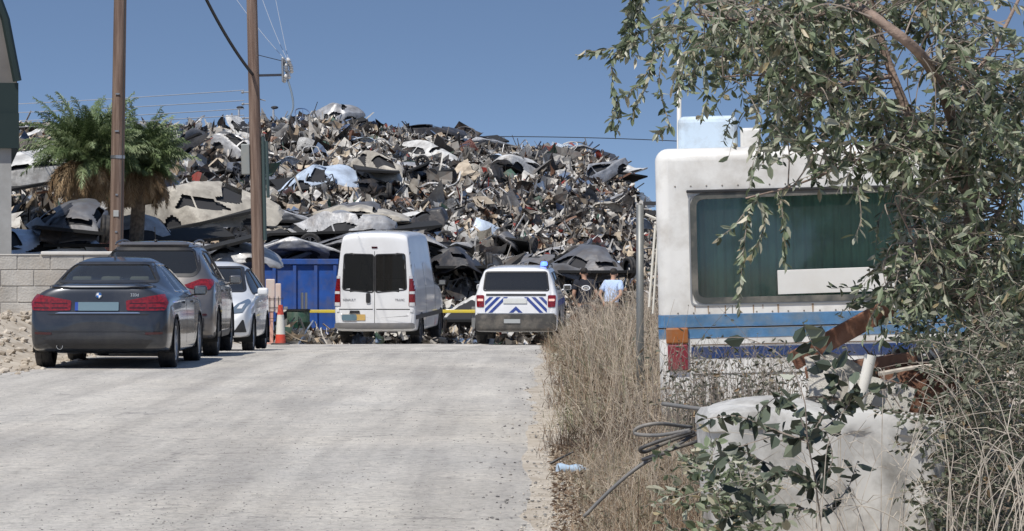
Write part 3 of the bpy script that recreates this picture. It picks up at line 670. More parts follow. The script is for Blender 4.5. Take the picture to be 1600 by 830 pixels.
# ---- white police 4x4 with chevrons and blue beacon
def jeep():
    D = 74.5
    t = thing('police_car', 'white police four-by-four with blue chevrons and lit blue beacon', 'police car', ((806-850)/F*D, D, road_z(D)), (.02,0,-.06))
    K = [(0,.36,.56,.66,.74,.75,.68),(.03,.33,.66,.86,.84,.85,.74),(.07,.31,.88,1.10,.87,.88,.78),(.11,.30,1.02,1.22,.885,.89,.76),(.18,.29,1.08,1.52,.90,.90,.74),(.25,.28,1.10,1.68,.905,.905,.73),(.6,.27,1.10,1.71,.91,.905,.73),(1.5,.26,1.09,1.72,.91,.905,.73),(2.4,.26,1.08,1.67,.91,.905,.73),
         (3.0,.27,1.05,1.25,.90,.89,.72),(3.5,.28,1.02,1.13,.89,.88,.74),(4.0,.30,.92,1.05,.86,.85,.70),(4.17,.36,.7,.84,.8,.8,.62),(4.22,.40,.62,.72,.7,.7,.55)]
    p = paintm('police_white', (.74,.75,.76), 0, .4, .15)
    c = Car(t, K, p, nmin=7, boxy=1)
    c.window('rear_window', 'rear', [(-.72,1.20),(.72,1.20),(.67,1.61),(-.67,1.61)], glass_dd, width=.03, r=.05)
    c.window('windscreen', 'front', [(-.74,1.22),(.74,1.22),(.62,1.62),(-.62,1.62)], glass_d)
    for k in ('left', 'right'):
        c.window('side_window', k, [(.45,1.24),(1.0,1.2),(1.0,1.58),(.6,1.57)], glass_dd, width=.025, r=.03)
        c.window('side_window', k, [(1.08,1.2),(1.9,1.18),(1.9,1.58),(1.08,1.58)], glass_dd, width=.025, r=.03)
        c.window('side_window', k, [(1.97,1.18),(2.85,1.16),(2.5,1.52),(1.97,1.58)], glass_dd, width=.025, r=.03)
        c.patch('side_stripe', k, [(.3,.85),(3.9,.85),(3.9,.98),(.3,.98)], pm('police_blue', (.02,.05,.24), .4, dirt=DUST, dirtk=.2), off=.004, thick=.004)
        c.patch('sill_trim', k, [(.2,.29),(4.0,.29),(4.0,.42),(.2,.42)], blackp, off=.008)
        for y in (1.04, 1.93, 2.9): c.patch('door_gap', k, [(y-.004,.35),(y+.004,.35),(y+.004,1.08),(y-.004,1.08)], under, off=.006, thick=.002)
        obj('roof_rail', tube([((-1 if k == 'left' else 1)*.66, y, z) for y, z in ((.45,1.69),(.6,1.74),(1.4,1.755),(2.3,1.73),(2.45,1.66))], .015, 8), blackp, t, smooth=True)
    blue = MATS['police_blue']
    for s in (-1, 1):
        L = c.patch('tail_lamp', 'rear', rpoly([(s*.70,.84),(s*.86,.84),(s*.87,1.10),(s*.70,1.10)], .03), redlamp, off=.014, thick=.02)
        c.patch('lamp_lens', 'rear', rpoly([(s*.72,.97),(s*.84,.97),(s*.84,1.02),(s*.72,1.02)], .01), pm('brake_light_glow', (1,.6,.5), .3), off=.02, thick=.008, parent=L)
        for k in range(4):                       # chevron bars, falling outwards
            x0 = .16*k+.02; zc = 1.06
            a = [(s*(x0+.00), 1.06), (s*(x0+.085), 1.06), (s*(x0+.085+.34), .72), (s*(x0+.34), .72)]
            P = [q for q in a]
            # clip to the tailgate panel |x| < .68
            def clip(P, lim):
                out = []
                for i in range(len(P)):
                    A_, B_ = Vector(P[i-1]), Vector(P[i]); ia, ib = s*A_.x <= lim, s*B_.x <= lim
                    if ia != ib: tt = (lim-s*A_.x)/(s*B_.x-s*A_.x); out.append(tuple(A_+(B_-A_)*tt))
                    if ib: out.append(tuple(B_))
                return out
            P = clip(P, .68)
            if k == 0: P = [(s*.0,.86),(s*.0,.775),(s*.06,.72),(s*.15,.72)]
            if len(P) > 2: c.patch('chevron', 'rear', P, blue, off=.007, thick=.005)
    c.patch('handle_bar', 'rear', rpoly([(-.66,1.09),(.66,1.09),(.66,1.13),(-.66,1.13)], .01), blackp, off=.012, thick=.016)
    pl = c.patch('number_plate', 'rear', rpoly([(-.28,.92),(.24,.92),(.24,1.03),(-.28,1.03)], .008), plate_w, off=.02, thick=.012)
    c.patch('bumper', 'rear', rpoly([(-.86,.34),(.86,.34),(.88,.68),(-.88,.68)], .05), pm('dusty_black_bumper', (.06,.058,.055), .7, dirt=DUST, dirtk=.5), off=.03, thick=.04)
    c.patch('tow_plate', 'rear', rpoly([(-.26,.49),(.10,.49),(.10,.58),(-.26,.58)], .008), pm('pale_sticker', (.4,.42,.42), .6), off=.045, thick=.01)
    obj('bumper_edge', mv(box(-.85,.85,-.012,.03,.69,.715,.006), (0,0,0)), alloy, t)
    base = obj('beacon_mount', box(.46,.66,.95,1.15,1.66,1.725,.01), blackp, t)
    bm_ = bpy.data.materials.new('beacon'); bm_.use_nodes = True; bb = bm_.node_tree.nodes['Principled BSDF']; bb.inputs['Base Color'].default_value = (.02,.05,.6,1); bb.inputs['Emission Color'].default_value = (.06,.13,1,1); bb.inputs['Emission Strength'].default_value = 5
    off_ = pm('beacon_off', (.02,.05,.35), .15, coat=1)
    obj('beacon', mv(lathe([(0,.10),(.05,.095),(.075,.06),(.08,0)], 20), (.56,1.05,1.725)), bm_, t, smooth=True)
    mirrors(t, .92, 2.75, 1.2, p)
    c.arch(.72, .38, .35); c.arch(3.29, .38, .35); c.finish()
    add_wheels(t, [(-.80,.72),(.80,.72),(-.80,3.29),(.80,3.29)], .345, .22, .21, darkrim)
    seats(t, [(1.4, (-.38, 0, .38)), (2.4, (-.38, .38))], cabin, .68, 1.2, 1.38); obj('cabin_floor', box(-.8,.8,.4,3.2,.34,.38), cabin, t)
jeep()
# ---------------------------------------------------------------- scrap heap
TOPX = [-160,0,20,80,170,260,290,340,400,430,470,490,530,560,600,680,720,760,800,860,920,950,970,990,1005,1030,1080,1160,1300,1500]
TOPY = [215,215,207,210,215,206,203,212,203,198,192,186,187,197,207,212,220,233,241,237,241,255,272,298,325,350,372,385,392,396]
def ytop(px): return float(np.interp(px, TOPX, TOPY))
def Db(px): return float(np.interp(px, [0,200,420,1500], [72,76,91,91]))
def Dt(px): return float(np.interp(px, [0,200,420,700,1500], [104,112,132,138,130]))
def hp(px, t, out=0):
    zb = -1.15; zt = EYE+(400-ytop(px))/F*Dt(px)
    D = Db(px)+(Dt(px)-Db(px))*t; x = (px-850)/F*D
    step = .35*math.sin(t*17+2*n3(px*.01, t*2, 7)) * (1-t)*.6
    z = zb+(zt-zb)*min(1, t**.62*(1+.0*t))+step+.25*n3(x*.5, D*.4, 2)
    if t >= 1: z = zt-(t-1)*6
    return Vector((x, D-out*.6, z+out*.5-.12))
V, Fc = [], []; PX = list(np.arange(-160, 1500, 11)); TT = list(np.linspace(0, 1, 46))+[1.15, 1.5]
for t in TT:
    for px in PX:
        p = hp(px, t); p.z += .18*n3(p.x, p.y, 0, 1.6)-.15; V.append(tuple(p))
n = len(PX)
Fc = [(j*n+i, j*n+i+1, (j+1)*n+i+1, (j+1)*n+i) for j in range(len(TT)-1) for i in range(n-1)]
pal = [(0,(.012,.012,.012)),(.20,(.035,.034,.033)),(.30,(.09,.088,.085)),(.42,(.20,.195,.19)),(.58,(.36,.345,.32)),(.72,(.52,.505,.475)),(.80,(.66,.655,.64)),(.85,(.30,.24,.17)),(.89,(.40,.33,.24)),(.93,(.15,.065,.035)),(.96,(.07,.12,.20)),(.98,(.22,.03,.02)),(1,(.05,.08,.06))]
# 0..1 palette used by constant interpolation: every shard one tone, near-black ones also painting shaded gaps
scrapm = rampm('scrap_metal', [(0,(.012,.012,.012)),(.15,(.05,.048,.045)),(.27,(.15,.14,.125)),(.43,(.30,.28,.25)),(.56,(.52,.50,.455)),(.67,(.76,.745,.71)),(.73,(.48,.45,.40)),(.79,(.40,.32,.23)),(.85,(.56,.47,.35)),(.91,(.17,.085,.05)),(.94,(.10,.15,.24)),(.97,(.26,.04,.03)),(.985,(.06,.12,.09))], .5, .0, var=.45)
for nd in scrapm.node_tree.nodes:
    if nd.type == 'VALTORGB': nd.color_ramp.interpolation = 'CONSTANT'
moundm = pm('gap_shade_core', (.035,.032,.029), .95, var=.6, vs=3, bump=.8, bs=6)  # near-black colour stands in for the shade between pieces
def rotmats(N, up=.6):
    q = rng.normal(size=(N, 4)); q /= np.linalg.norm(q, axis=1)[:, None]; a, b, c, d = q.T
    return np.stack([np.stack([1-2*(c*c+d*d), 2*(b*c-a*d), 2*(b*d+a*c)], -1), np.stack([2*(b*c+a*d), 1-2*(b*b+d*d), 2*(c*d-a*b)], -1), np.stack([2*(b*d-a*c), 2*(c*d+a*b), 1-2*(b*b+c*c)], -1)], 1)
def sheets(P, size, G=4, long=1.0):                       # crumpled plates
    N = len(P); u = np.linspace(-1, 1, G); U, W = np.meshgrid(u, u, indexing='ij'); U = U.ravel(); W = W.ravel()
    a = size*rng.uniform(.6, 1.3, N)*long; b = size*rng.uniform(.25, .9, N)
    k = rng.normal(0, .55, (N, 4)); X = a[:, None]*U+rng.normal(0, .06, (N, G*G))*a[:, None]; Y = b[:, None]*W*(1+np.clip(k[:, 3:4],-1,1)*.4*U)+rng.normal(0, .06, (N, G*G))*b[:, None]
    Z = size[:, None]*(k[:, 0:1]*U**2+k[:, 1:2]*W**2+k[:, 2:3]*U*W)+rng.normal(0, .05, (N, G*G))*size[:, None]
    L = np.stack([X, Y, Z], -1); R = rotmats(N); Wd = np.einsum('nij,nkj->nki', R, L)+P[:, None, :]
    f = [(i*G+j, (i+1)*G+j, (i+1)*G+j+1, i*G+j+1) for i in range(G-1) for j in range(G-1)]; f = np.array(f)
    Fa = (f[None]+(np.arange(N)*G*G)[:, None, None]).reshape(-1, 4); return Wd.reshape(-1, 3), Fa, np.repeat(rng.random(N), len(f))
def rods(P, length, r):
    N = len(P); S = 5; s = np.linspace(-1, 1, S); ben = rng.normal(0, .28, (N, 2)); V_ = np.zeros((N, S, 3, 3))
    for k in range(3):
        th = 2*PI*k/3
        V_[:, :, k, 0] = length[:, None]*s; V_[:, :, k, 1] = r[:, None]*math.cos(th)+ben[:, 0:1]*length[:, None]*s**2; V_[:, :, k, 2] = r[:, None]*math.sin(th)+ben[:, 1:2]*length[:, None]*s**3
    W = np.einsum('nij,nskj->nski', rotmats(N), V_)+P[:, None, None, :]
    f = np.array([(i*3+k, (i+1)*3+k, (i+1)*3+(k+1)%3, i*3+(k+1)%3) for i in range(S-1) for k in range(3)])
    return W.reshape(-1, 3), (f[None]+(np.arange(N)*S*3)[:, None, None]).reshape(-1, 4), np.repeat(rng.random(N), len(f))
def cat(*L):
    V_, F_, A_, n_ = [], [], [], 0
    for v, f, a in L: V_.append(v); F_.append(f+n_); A_.append(a); n_ += len(v)
    return np.concatenate(V_), np.concatenate(F_), np.concatenate(A_)
def heap_pts(N, lo=-60, hi=1180, outr=.45):
    out = []
    for _ in range(N):
        px = rnd.uniform(lo, hi); t = rnd.random()**1.1*1.02; out.append(tuple(hp(px, t, rnd.uniform(-.1, outr))))
    return np.array(out)
pR = heap_pts(23000, 560, 1120, .6); pL = heap_pts(23000, -60, 640, .55); pB = heap_pts(900, -60, 900, .45)
sz = lambda N, a, b: rng.uniform(a, b, N)**1.0
S1 = sheets(pR, sz(len(pR), .04, .20)); S2 = sheets(pL, sz(len(pL), .06, .28)); S3 = sheets(pB, sz(len(pB), .25, .55), 6)
pr = heap_pts(3800, -60, 1180, .6); S4 = rods(pr, rng.uniform(.15, .8, len(pr)), rng.uniform(.012, .04, len(pr)))
v, f, a = cat(S1, S2, S3, S4)
a = np.where(a < .14, a, a)
heap = tag(obj('scrap_heap', (v, f), scrapm, attr=a), 'towering heap of shredded and crushed scrap metal behind the vehicles', 'scrap heap', kind='stuff')
mound = obj('heap_core', (V, Fc), moundm, heap, smooth=False)

# ---- crushed car shells
def wreck_hull(seed, kind='sedan', squash=.8, crumple=.10):
    r = random.Random(seed)
    if kind == 'sedan': K = [(0,.36,.56,.66,.66,.68,.58),(.07,.27,.76,1.00,.83,.84,.70),(.30,.22,.91,1.085,.885,.885,.72),(.72,.19,.93,1.11,.90,.895,.70),(1.35,.18,.93,1.375,.905,.90,.60),(2.3,.18,.92,1.43,.905,.90,.58),(2.85,.18,.91,1.385,.905,.90,.58),(3.5,.19,.89,1.02,.90,.895,.68),(4.2,.2,.8,.9,.87,.86,.66),(4.45,.32,.58,.66,.70,.70,.55)]
    else: K = [(0,.40,.60,.70,.66,.67,.58),(.10,.30,.90,1.08,.81,.82,.70),(.18,.27,.96,1.25,.83,.83,.66),(.38,.25,.97,1.44,.84,.84,.58),(1.6,.23,.94,1.51,.845,.84,.57),(2.1,.23,.92,1.45,.845,.84,.57),(2.95,.24,.88,1.05,.84,.835,.64),(3.6,.27,.78,.88,.80,.79,.60),(3.9,.34,.50,.56,.54,.54,.45)]
    g = hull(K, step=.07, nmin=2, dens=3); c = [('side', rpoly([(1.25,.99),(2.0,.98),(2.0,1.33),(1.7,1.34)] if kind == 'sedan' else [(.6,1.05),(1.5,1.0),(1.5,1.38),(.8,1.38)], .03)), ('side', rpoly([(2.1,.98),(3.15,.97),(2.65,1.32),(2.1,1.33)] if kind == 'sedan' else [(1.6,1.0),(2.7,.97),(2.1,1.33),(1.6,1.38)], .03))]
    keep = []
    ya, yb = (.86, 3.6) if kind == 'sedan' else (.62, 3.1)
    for q in g[1]:
        cx, cy, cz = [sum(g[0][i][k] for i in q)/len(q) for k in range(3)]
        if abs(cx) > .42 and any(inpoly(P, cy, cz) for _, P in c): continue
        if abs(cx) > .5 and min((cy-ya)**2, (cy-yb)**2)+(cz-.30)**2 < .35**2: continue
        if abs(cx) < .55 and (cz > 1.08 and ((cy < 1.28 and cy > .62) if kind == 'sedan' else cy < .36)) and cz < 1.38: continue
        if abs(cx) < .6 and cz > 1.06 and cz < 1.36 and cy > 2.75 and cy < 3.5: continue
        keep.append(q)
    o = Vector((r.uniform(0, 50), r.uniform(0, 50), 0)); V_ = []; tw = r.uniform(-.06, .06); planes = []
    for _ in range(7):
        nn = Vector((r.choice([-1,1])*r.uniform(.1,1), r.uniform(-.7,.7), r.uniform(-.1,1))).normalized(); p0 = Vector((nn.x*r.uniform(.62,.85), r.uniform(.3,4.0), .35+nn.z*r.uniform(.45,.75)*squash)); planes.append((p0, nn, r.uniform(.5,.95)))
    for p in g[0]:
        q = Vector(p); n1 = noise.noise_vector(q*1.1+o); n2 = noise.noise_vector(q*3.2+o)
        h = max(0, q.z-.3); q.z = q.z-h*(1-squash)*(1+.35*n1.x); q += n1*.05*(.5+h)+n2*.025
        for p0, nn, kk in planes:
            dd = (q-p0).dot(nn)
            if dd > 0: q -= nn*dd*kk
        a_ = tw*(q.y-2); q.x, q.z = q.x*math.cos(a_)-q.z*math.sin(a_), q.x*math.sin(a_)+q.z*math.cos(a_)
        V_.append((q.x, q.y-2.1, q.z-.2))
    HF[kind] = g[1]; return V_, keep
HF = {}
hull_faces = lambda k: HF[k]
wp = lambda n_, col, m=.0, k=.75: pm(n_, col, .55, m, .2, dirt=(.13,.105,.085), dirtk=k, dscale=3.2, var=.3, vs=2.2, bump=.6, bs=9)
WM = {'white': wp('wreck_white', (.60,.59,.56)), 'silver': wp('wreck_silver', (.42,.42,.42), .5), 'grey': wp('wreck_grey', (.16,.16,.165), .3), 'black': wp('wreck_black', (.025,.025,.028)), 'beige': wp('wreck_beige', (.42,.385,.32)), 'blue': wp('wreck_blue', (.07,.13,.26)), 'red': wp('wreck_red', (.28,.10,.08)), 'pale blue': wp('wreck_pale_blue', (.50,.58,.68), .2, .4)}
ty_w = wheel_geo(.30, .18, .2)
WP = {}
def wreck(kind, col, sq, seed):
    key = (kind, col, sq)
    if key in WP: return copy_tree(WP[key])
    t = thing('wrecked_car', None, 'wrecked car'); g = wreck_hull(seed, kind, sq)
    obj('body', g, WM[col], t, smooth=True, autosmooth=22)
    obj('interior_shade', ([(v_[0]*.86, v_[1]*.9-.0, v_[2]*.84-.01) for v_ in g[0]], hull_faces(kind)), cabin, t)  # added inset shell, near-black to stand for shade inside the openings
    yb = 3.6-2.1 if kind == 'sedan' else 1.0
    obj('floor_pan', box(-.7,.7,-1.9,1.4,-.02,.05), under, t)
    if seed % 2:
        ya = -1.24 if kind == 'sedan' else -1.48
        o = obj('wheel', mv(ty_w[0], (.74, ya, .12)), rubber, t, smooth=True); obj('rim', mv(ty_w[2], (.74, ya, .12)), darkrim, o)
    WP[key] = t; return t
def put(px, py, D, kind, col, sq, yaw, roll=0, pitch=0, label=None, group=None, sc=1):
    o = wreck(kind, col, sq, len(WP)*7+3); o.location = at(px, py, D); o.rotation_euler = (pitch, roll, yaw); o.scale = (sc,)*3
    tag(o, label, 'wrecked car', group); o['label'] = label or o.get('label', ''); return o
# the ones the eye can pick out
put(318, 345, 83, 'sedan', 'beige', .8, -1.45, .1, .22, 'dented beige car shell with an empty wheel arch, just left of the second pole')
put(330, 388, 80, 'sedan', 'silver', .8, -1.40, .05, .25, 'pale silver car front with a black wheel arch, just above the white hatchback')
put(262, 372, 78, 'hatch', 'silver', .55, -1.2, .2, .1, 'crushed silver car just above the SUV roof')
put(212, 392, 76.5, 'sedan', 'red', .6, -1.3, .0, .05, 'faded red car shell behind the SUV and first pole')
put(100, 362, 72, 'hatch', 'grey', .7, .2, .1, .0, 'grey car shell with its tail open, behind the block wall')
put(60, 385, 71.5, 'sedan', 'pale blue', .5, -1.0, .3, -.15, 'crumpled pale blue wing and door, behind the left end of the block wall')
put(45, 283, 84, 'sedan', 'white', .6, -1.2, .2, .2, 'white crushed car beside the shed, left of the palm')
put(125, 385, 72.5, 'hatch', 'black', .7, .1, 0, 0, 'dark car shell just above the pale coping of the block wall')
put(452, 290, 108, 'sedan', 'pale blue', .6, -1.3, .3, .1, 'pale blue crumpled car shell right of the second pole')
put(520, 285, 112, 'hatch', 'black', .75, .15, 0, -.1, 'black car shell with its tail facing the road, under the beige bumper')
put(572, 300, 110, 'hatch', 'black', .9, .05, 0, .1, 'dark open car shell under a long beige lip mid heap')
put(585, 262, 111, 'sedan', 'beige', .4, .12, .05, .1, 'flattened beige car body forming a long lip above the dark opening')
put(690, 318, 113, 'sedan', 'silver', .85, -1.2, 0, .12, 'silver car shell with one wheel left, right of the dark hollow in the heap')
put(640, 215, 134, 'sedan', 'black', .5, -1.35, 0, .05, 'black flattened car body along the ridge of the heap')
put(512, 192, 131, 'hatch', 'silver', .6, -1.1, .3, .2, 'silver crushed car perched on the summit of the heap')
put(735, 222, 136, 'sedan', 'silver', .5, -1.2, .2, .1, 'pale crushed car on the ridge right of the black body')
put(610, 358, 96, 'sedan', 'silver', .6, -1.4, .1, .1, 'silver car shell showing over the roof of the white van')
put(722, 500, 88.5, 'hatch', 'white', .95, .1, 0, 0, 'white wrecked car between the van and the police car')
put(716, 418, 95, 'hatch', 'black', .8, .1, 0, 0, 'dark car body lying between the van and the police car roofs')
put(905, 425, 94, 'hatch', 'grey', .7, .5, 0, 0, 'dark grey car body behind the two standing people')
put(880, 250, 136, 'sedan', 'black', .5, -1.3, .1, 0, 'dark flattened car on the right part of the ridge')
flat = [(455,392,92),(505,385,92.5),(445,372,94),(520,365,94),(475,356,96),(545,350,97),(430,345,97.5),(500,338,99),(560,385,93)]
for i, (px, py, D) in enumerate(flat):
    put(px, py, D, ('sedan','hatch')[i%2], ('silver','grey','beige')[i%3], .5, -1.5+rnd.uniform(-.15,.15), rnd.uniform(-.08,.08), rnd.uniform(-.06,.06), '%s car crushed flat in the pile above the blue container' % ('silver','grey','beige')[i%3], 'flattened cars stacked above the blue container')
# the half-buried rest
cols = ['white','silver','silver','grey','beige','silver','black','white']
for i in range(52):
    px = rnd.uniform(-20, 680) if i < 42 else rnd.uniform(620, 960); tt = rnd.uniform(.06, .82); p = hp(px, tt, .25); col = rnd.choice(cols); kd = rnd.choice(['sedan','hatch']); sq = rnd.choice([.55,.75])
    o = wreck(kd, col, sq, len(WP)*7+3); o.location = p; o.rotation_euler = (rnd.uniform(-.5,.5), rnd.choice([0,0,PI])+rnd.uniform(-.25,.25), rnd.choice([-1,1])*1.5+rnd.gauss(0,.5)); o.scale = (.8,)*3
    o['label'] = '%s crushed car' % col; o['auto'] = 1; o['px'] = px; o['tt'] = tt; o['category'] = 'wrecked car'; o['group'] = 'crushed cars half buried in the heap'

# ---- loose car parts
def bendg(g, k=.2, s=0):
    o = Vector((s*3.1, s, 0)); return [tuple(Vector(p)+noise.noise_vector(Vector(p)*1.6+o)*k) for p in g[0]], g[1]
def gridsheet(a, b, G=8, c=.1, d=0):
    V_ = [((i/G-.5)*a*(1-d*(j/G)), (j/G-.5)*b, c*((i/G-.5)**2*-4)+c*.5*((j/G-.5)**2*-4)) for i in range(G+1) for j in range(G+1)]
    bm = bmesh.new(); vs = [bm.verts.new(v) for v in V_]
    for i in range(G):
        for j in range(G): bm.faces.new((vs[i*(G+1)+j], vs[(i+1)*(G+1)+j], vs[(i+1)*(G+1)+j+1], vs[i*(G+1)+j+1]))
    bmesh.ops.solidify(bm, geom=bm.faces[:], thickness=.02); return frombm(bm)
def doorg():
    lo = gridsheet(1.05, .62, 6, .08); fr = tube(bez([(-.5,.30,0),(-.30,.72,-.06),(.25,.74,-.06),(.52,.30,0)], 5), .028, 5); return join(lo, fr, tube([(.05,.3,0),(.05,.73,-.06)], .02, 4))
def bumperg(): return prism([(-.02,-.1),(.05,-.09),(.07,0),(.05,.10),(-.02,.10),(0,0)], 0, 1), None
def bump2():
    P = [(-.02,-.1),(.05,-.09),(.07,0),(.05,.10),(-.02,.10),(.0,0)]; V_, F_ = [], []; N_ = 12
    for i in range(N_+1):
        u = i/N_*2-1; y = -.28*abs(u)**3
        for q in P: V_.append((u*.85, y-q[0], q[1]))
    for i in range(N_):
        for k in range(6): F_.append((i*6+k, i*6+(k+1)%6, (i+1)*6+(k+1)%6, (i+1)*6+k))
    return V_, F_
def wingg():
    V_, F_ = [], []; N_ = 12
    for i in range(N_+1):
        a_ = PI*i/N_
        for r_, h in ((.34, 0), (.36, .03), (.50+.12*abs(math.cos(a_)), .03), (.55+.2*abs(math.cos(a_)), -.12)): V_.append((r_*math.cos(a_)*1.15, h, r_*math.sin(a_)))
    for i in range(N_):
        for k in range(3): F_.append((i*4+k, i*4+k+1, (i+1)*4+k+1, (i+1)*4+k))
    return V_, F_
tyg = lathe([(.2,-.08),(.27,-.09),(.31,-.06),(.31,.06),(.27,.09),(.2,.08)], 20)
pipeg = lambda s: tube(bez([(-1,0,0),(-.3,.1*s,.05),(.4,-.1,.1*s),(1,.15*s,0)], 4), .035, 6)
KINDS = [('scrap_metal_piece', 'door panel', doorg, 34, 'loose %s car door', 'loose car doors on the scrap heap', ('white','silver','grey','beige','blue')),
         ('scrap_metal_piece', 'bonnet', lambda: gridsheet(1.35, 1.0, 8, .10, .15), 46, 'bent %s car bonnet', 'bent bonnets on the scrap heap', ('white','silver','grey','beige','red','pale blue')),
         ('scrap_metal_piece', 'bumper', bump2, 46, 'torn off %s bumper', 'torn off bumpers on the scrap heap', ('white','silver','grey','beige')),
         ('scrap_metal_piece', 'wing panel', wingg, 46, 'loose %s car wing', 'loose wings on the scrap heap', ('white','silver','beige','pale blue')),
         ('scrap_tyre', 'tyre', lambda: tyg, 34, 'black tyre', 'tyres on the scrap heap', ('rubber',)),
         ('steel_pipe', 'pipe', lambda: pipeg(1), 30, 'bent %s steel pipe', 'pipes in the scrap heap', ('white','silver','grey'))]
for nm, catg, fn, num, lab, grp, cs in KINDS:
    base = {}
    for i in range(num):
        col = cs[i % len(cs)]
        if (col, i//len(cs) % 2) not in base:
            g = bendg(fn(), .0 if nm == 'scrap_tyre' else .16, i); o = obj(nm, g, rubber if col == 'rubber' else WM[col], smooth=True, autosmooth=35); base[(col, i//len(cs) % 2)] = o
        else: o = base[(col, i//len(cs) % 2)].copy(); C.objects.link(o)
        px, tt = rnd.uniform(-10, 1000), rnd.uniform(.05, 1.0); o['auto'] = 1; o['px'] = px; o['tt'] = tt; o.location = hp(px, tt, .5); o.scale = (.78,)*3; o.rotation_euler = (rnd.uniform(.2,1.6), rnd.uniform(-.7,.7), rnd.uniform(-1.3,1.3))
        tag(o, lab % col if '%s' in lab else lab, catg, grp)

for i, o in enumerate([q for q in bpy.data.objects if q.get('group') == 'flattened cars stacked above the blue container']): o['auto'] = 2; o['px'] = flat[i][0]; o['tt'] = 0
LM = [(70,'beside the shed'),(175,'behind the left palm'),(290,'behind the right palm'),(425,'behind the second pole'),(530,'above the blue container'),(650,'above the white van'),(745,'between the vehicles'),(880,'above the police car'),(2000,'above the two people')]
def zone(o):
    if o['auto'] == 2: return o['label']
    pl = next(n_ for x, n_ in LM if o['px'] < x); hgt = 'low in the heap' if o['tt'] < .33 else 'midway up the heap' if o['tt'] < .72 else 'near the heap top'
    return '%s, %s %s' % (o['label'], hgt, pl)
from collections import defaultdict
gd = defaultdict(list)
for o in bpy.data.objects:
    if o.get('auto') and o.parent is None: gd[zone(o)].append(o)
ORD = ['leftmost','second from left','third from left','fourth from left','fifth from left','sixth from left','seventh from left']
for lab, L_ in gd.items():
    L_.sort(key=lambda o: o['px'])
    for i, o in enumerate(L_): o['label'] = lab if len(L_) == 1 else '%s, %s' % (lab, ORD[min(i, 6)])
for o in bpy.data.objects:
    for k in ('auto','px','tt'):
        if k in o: del o[k]
# ---------------------------------------------------------------- blue container and the barrier
bluep = pm('container_blue', (.015,.08,.33), .6, .1, .1, dirt=(.13,.12,.13), dirtk=.7, dscale=2.5, var=.25, vs=2)
D = 88.0; x0 = (396-850)/F*D; x1 = (527-850)/F*D; zc = EYE-3/F*D; zb_ = zc-2.25
t = thing('skip_container', 'tall blue ribbed steel waste container left of the white van', 'container', ((x0+x1)/2, D, zb_))
hw = (x1-x0)/2
obj('body', join(box(-hw,hw,0,.06,0,2.2), box(-hw,-hw+.06,.06,6,0,2.2), box(hw-.06,hw,.06,6,0,2.2), box(-hw,hw,5.94,6,0,2.2), box(-hw,hw,0,6,-.04,.0)), bluep, t)
for x in (-hw+.06, -.55, -.02, .53, hw-.06): obj('rib', box(x-.045,x+.045,-.07,.0,.12,2.06,.008), bluep, t)
obj('top_rail', join(box(-hw-.03,hw+.03,-.09,.02,2.08,2.22,.01), box(-hw-.03,-hw+.05,.02,6.0,2.08,2.22,.01), box(hw-.05,hw+.03,.02,6,2.08,2.22,.01)), bluep, t)
obj('bottom_rail', box(-hw-.02,hw+.02,-.08,.0,-.02,.12,.01), bluep, t)
yel = pm('barrier_yellow', (.72,.56,.06), .5, dirt=DUST, dirtk=.4); whp = pm('barrier_white', (.66,.64,.58), .6, dirt=DUST, dirtk=.4)
D = 85.6; zz = EYE-87/F*D; xa, xb = (441-850)/F*D, (743-850)/F*D
t = thing('boom_barrier', 'horizontal yellow and white barrier bar passing behind the white van', 'barrier', (xa, D, road_z(D)))
L_ = xb-xa; hz = zz-road_z(D)
obj('bar', box(0,.65,-.03,.03,hz-.035,hz+.04,.01), whp, t); obj('bar', box(.652,L_,-.03,.03,hz-.035,hz+.045,.01), yel, t)
for x in (.08, L_-.05): obj('post', box(x-.05,x+.05,.04,.12,-.05,hz+.12,.01), pm('post_grey', (.25,.25,.24), .7, .3), t)
redp = pm('cone_red', (.60,.06,.03), .5, dirt=DUST, dirtk=.3)
D = 76; p = at(438, 537, D); gzv = road_z(D)
t = thing('delineator_post', 'red and white striped cone post beside the white hatchback', 'traffic cone', (p.x, D, gzv))
for i, (za, zb2, ra, rb) in enumerate(((.04,.24,.12,.105),(.24,.68,.105,.075),(.68,.90,.075,.05))): obj('band', lathe([(ra,za),(rb,zb2)]+([(0,zb2)] if i == 2 else []), 20), (redp, whp, redp)[i], t, smooth=False)
obj('base', box(-.20,.20,-.20,.20,0,.045,.01), blackp, t)
D = 77.5; p = at(428, 540, D)
t = thing('barrier_panel', 'white and pink plastic barrier panel upright behind the cone post', 'barrier', (p.x, D, road_z(D)))
obj('panel', join(box(-.19,.02,-.02,.03,.75,1.5,.02,2), box(.03,.16,-.02,.03,.72,1.40,.02,2)), pm('faded_pink_plastic', (.62,.48,.42), .6, dirt=(.6,.6,.56), dirtk=.9, dscale=4), t)
obj('stand', join(box(-.10,-.02,0,.04,0,.80,.01), box(-.2,.15,-.15,.15,0,.05,.01)), pm('pale_pink', (.66,.38,.30), .6), t)
obj('wire_mesh', join(*[tube([(x,-.035,.55),(x,-.035,1.1)], .006, 4) for x in (-.2,-.1,0,.1,.2)], *[tube([(-.22,-.035,z),(.22,-.035,z)], .006, 4) for z in (.6,.85,1.05)]), blackp, t)
D = 83; p = at(466, 540, D)
t = thing('waste_drum', 'dark green drum standing behind the yellow barrier bar', 'drum', (p.x, D, road_z(D)))
obj('drum_body', lathe([(0,0),(.27,0),(.28,.02),(.28,.28),(.29,.3),(.28,.32),(.28,.58),(.29,.6),(.28,.62),(.28,.86),(.265,.88),(.25,.84),(0,.84)], 28), pm('drum_green', (.015,.06,.04), .5, dirt=DUST, dirtk=.35), t, smooth=True, autosmooth=40)
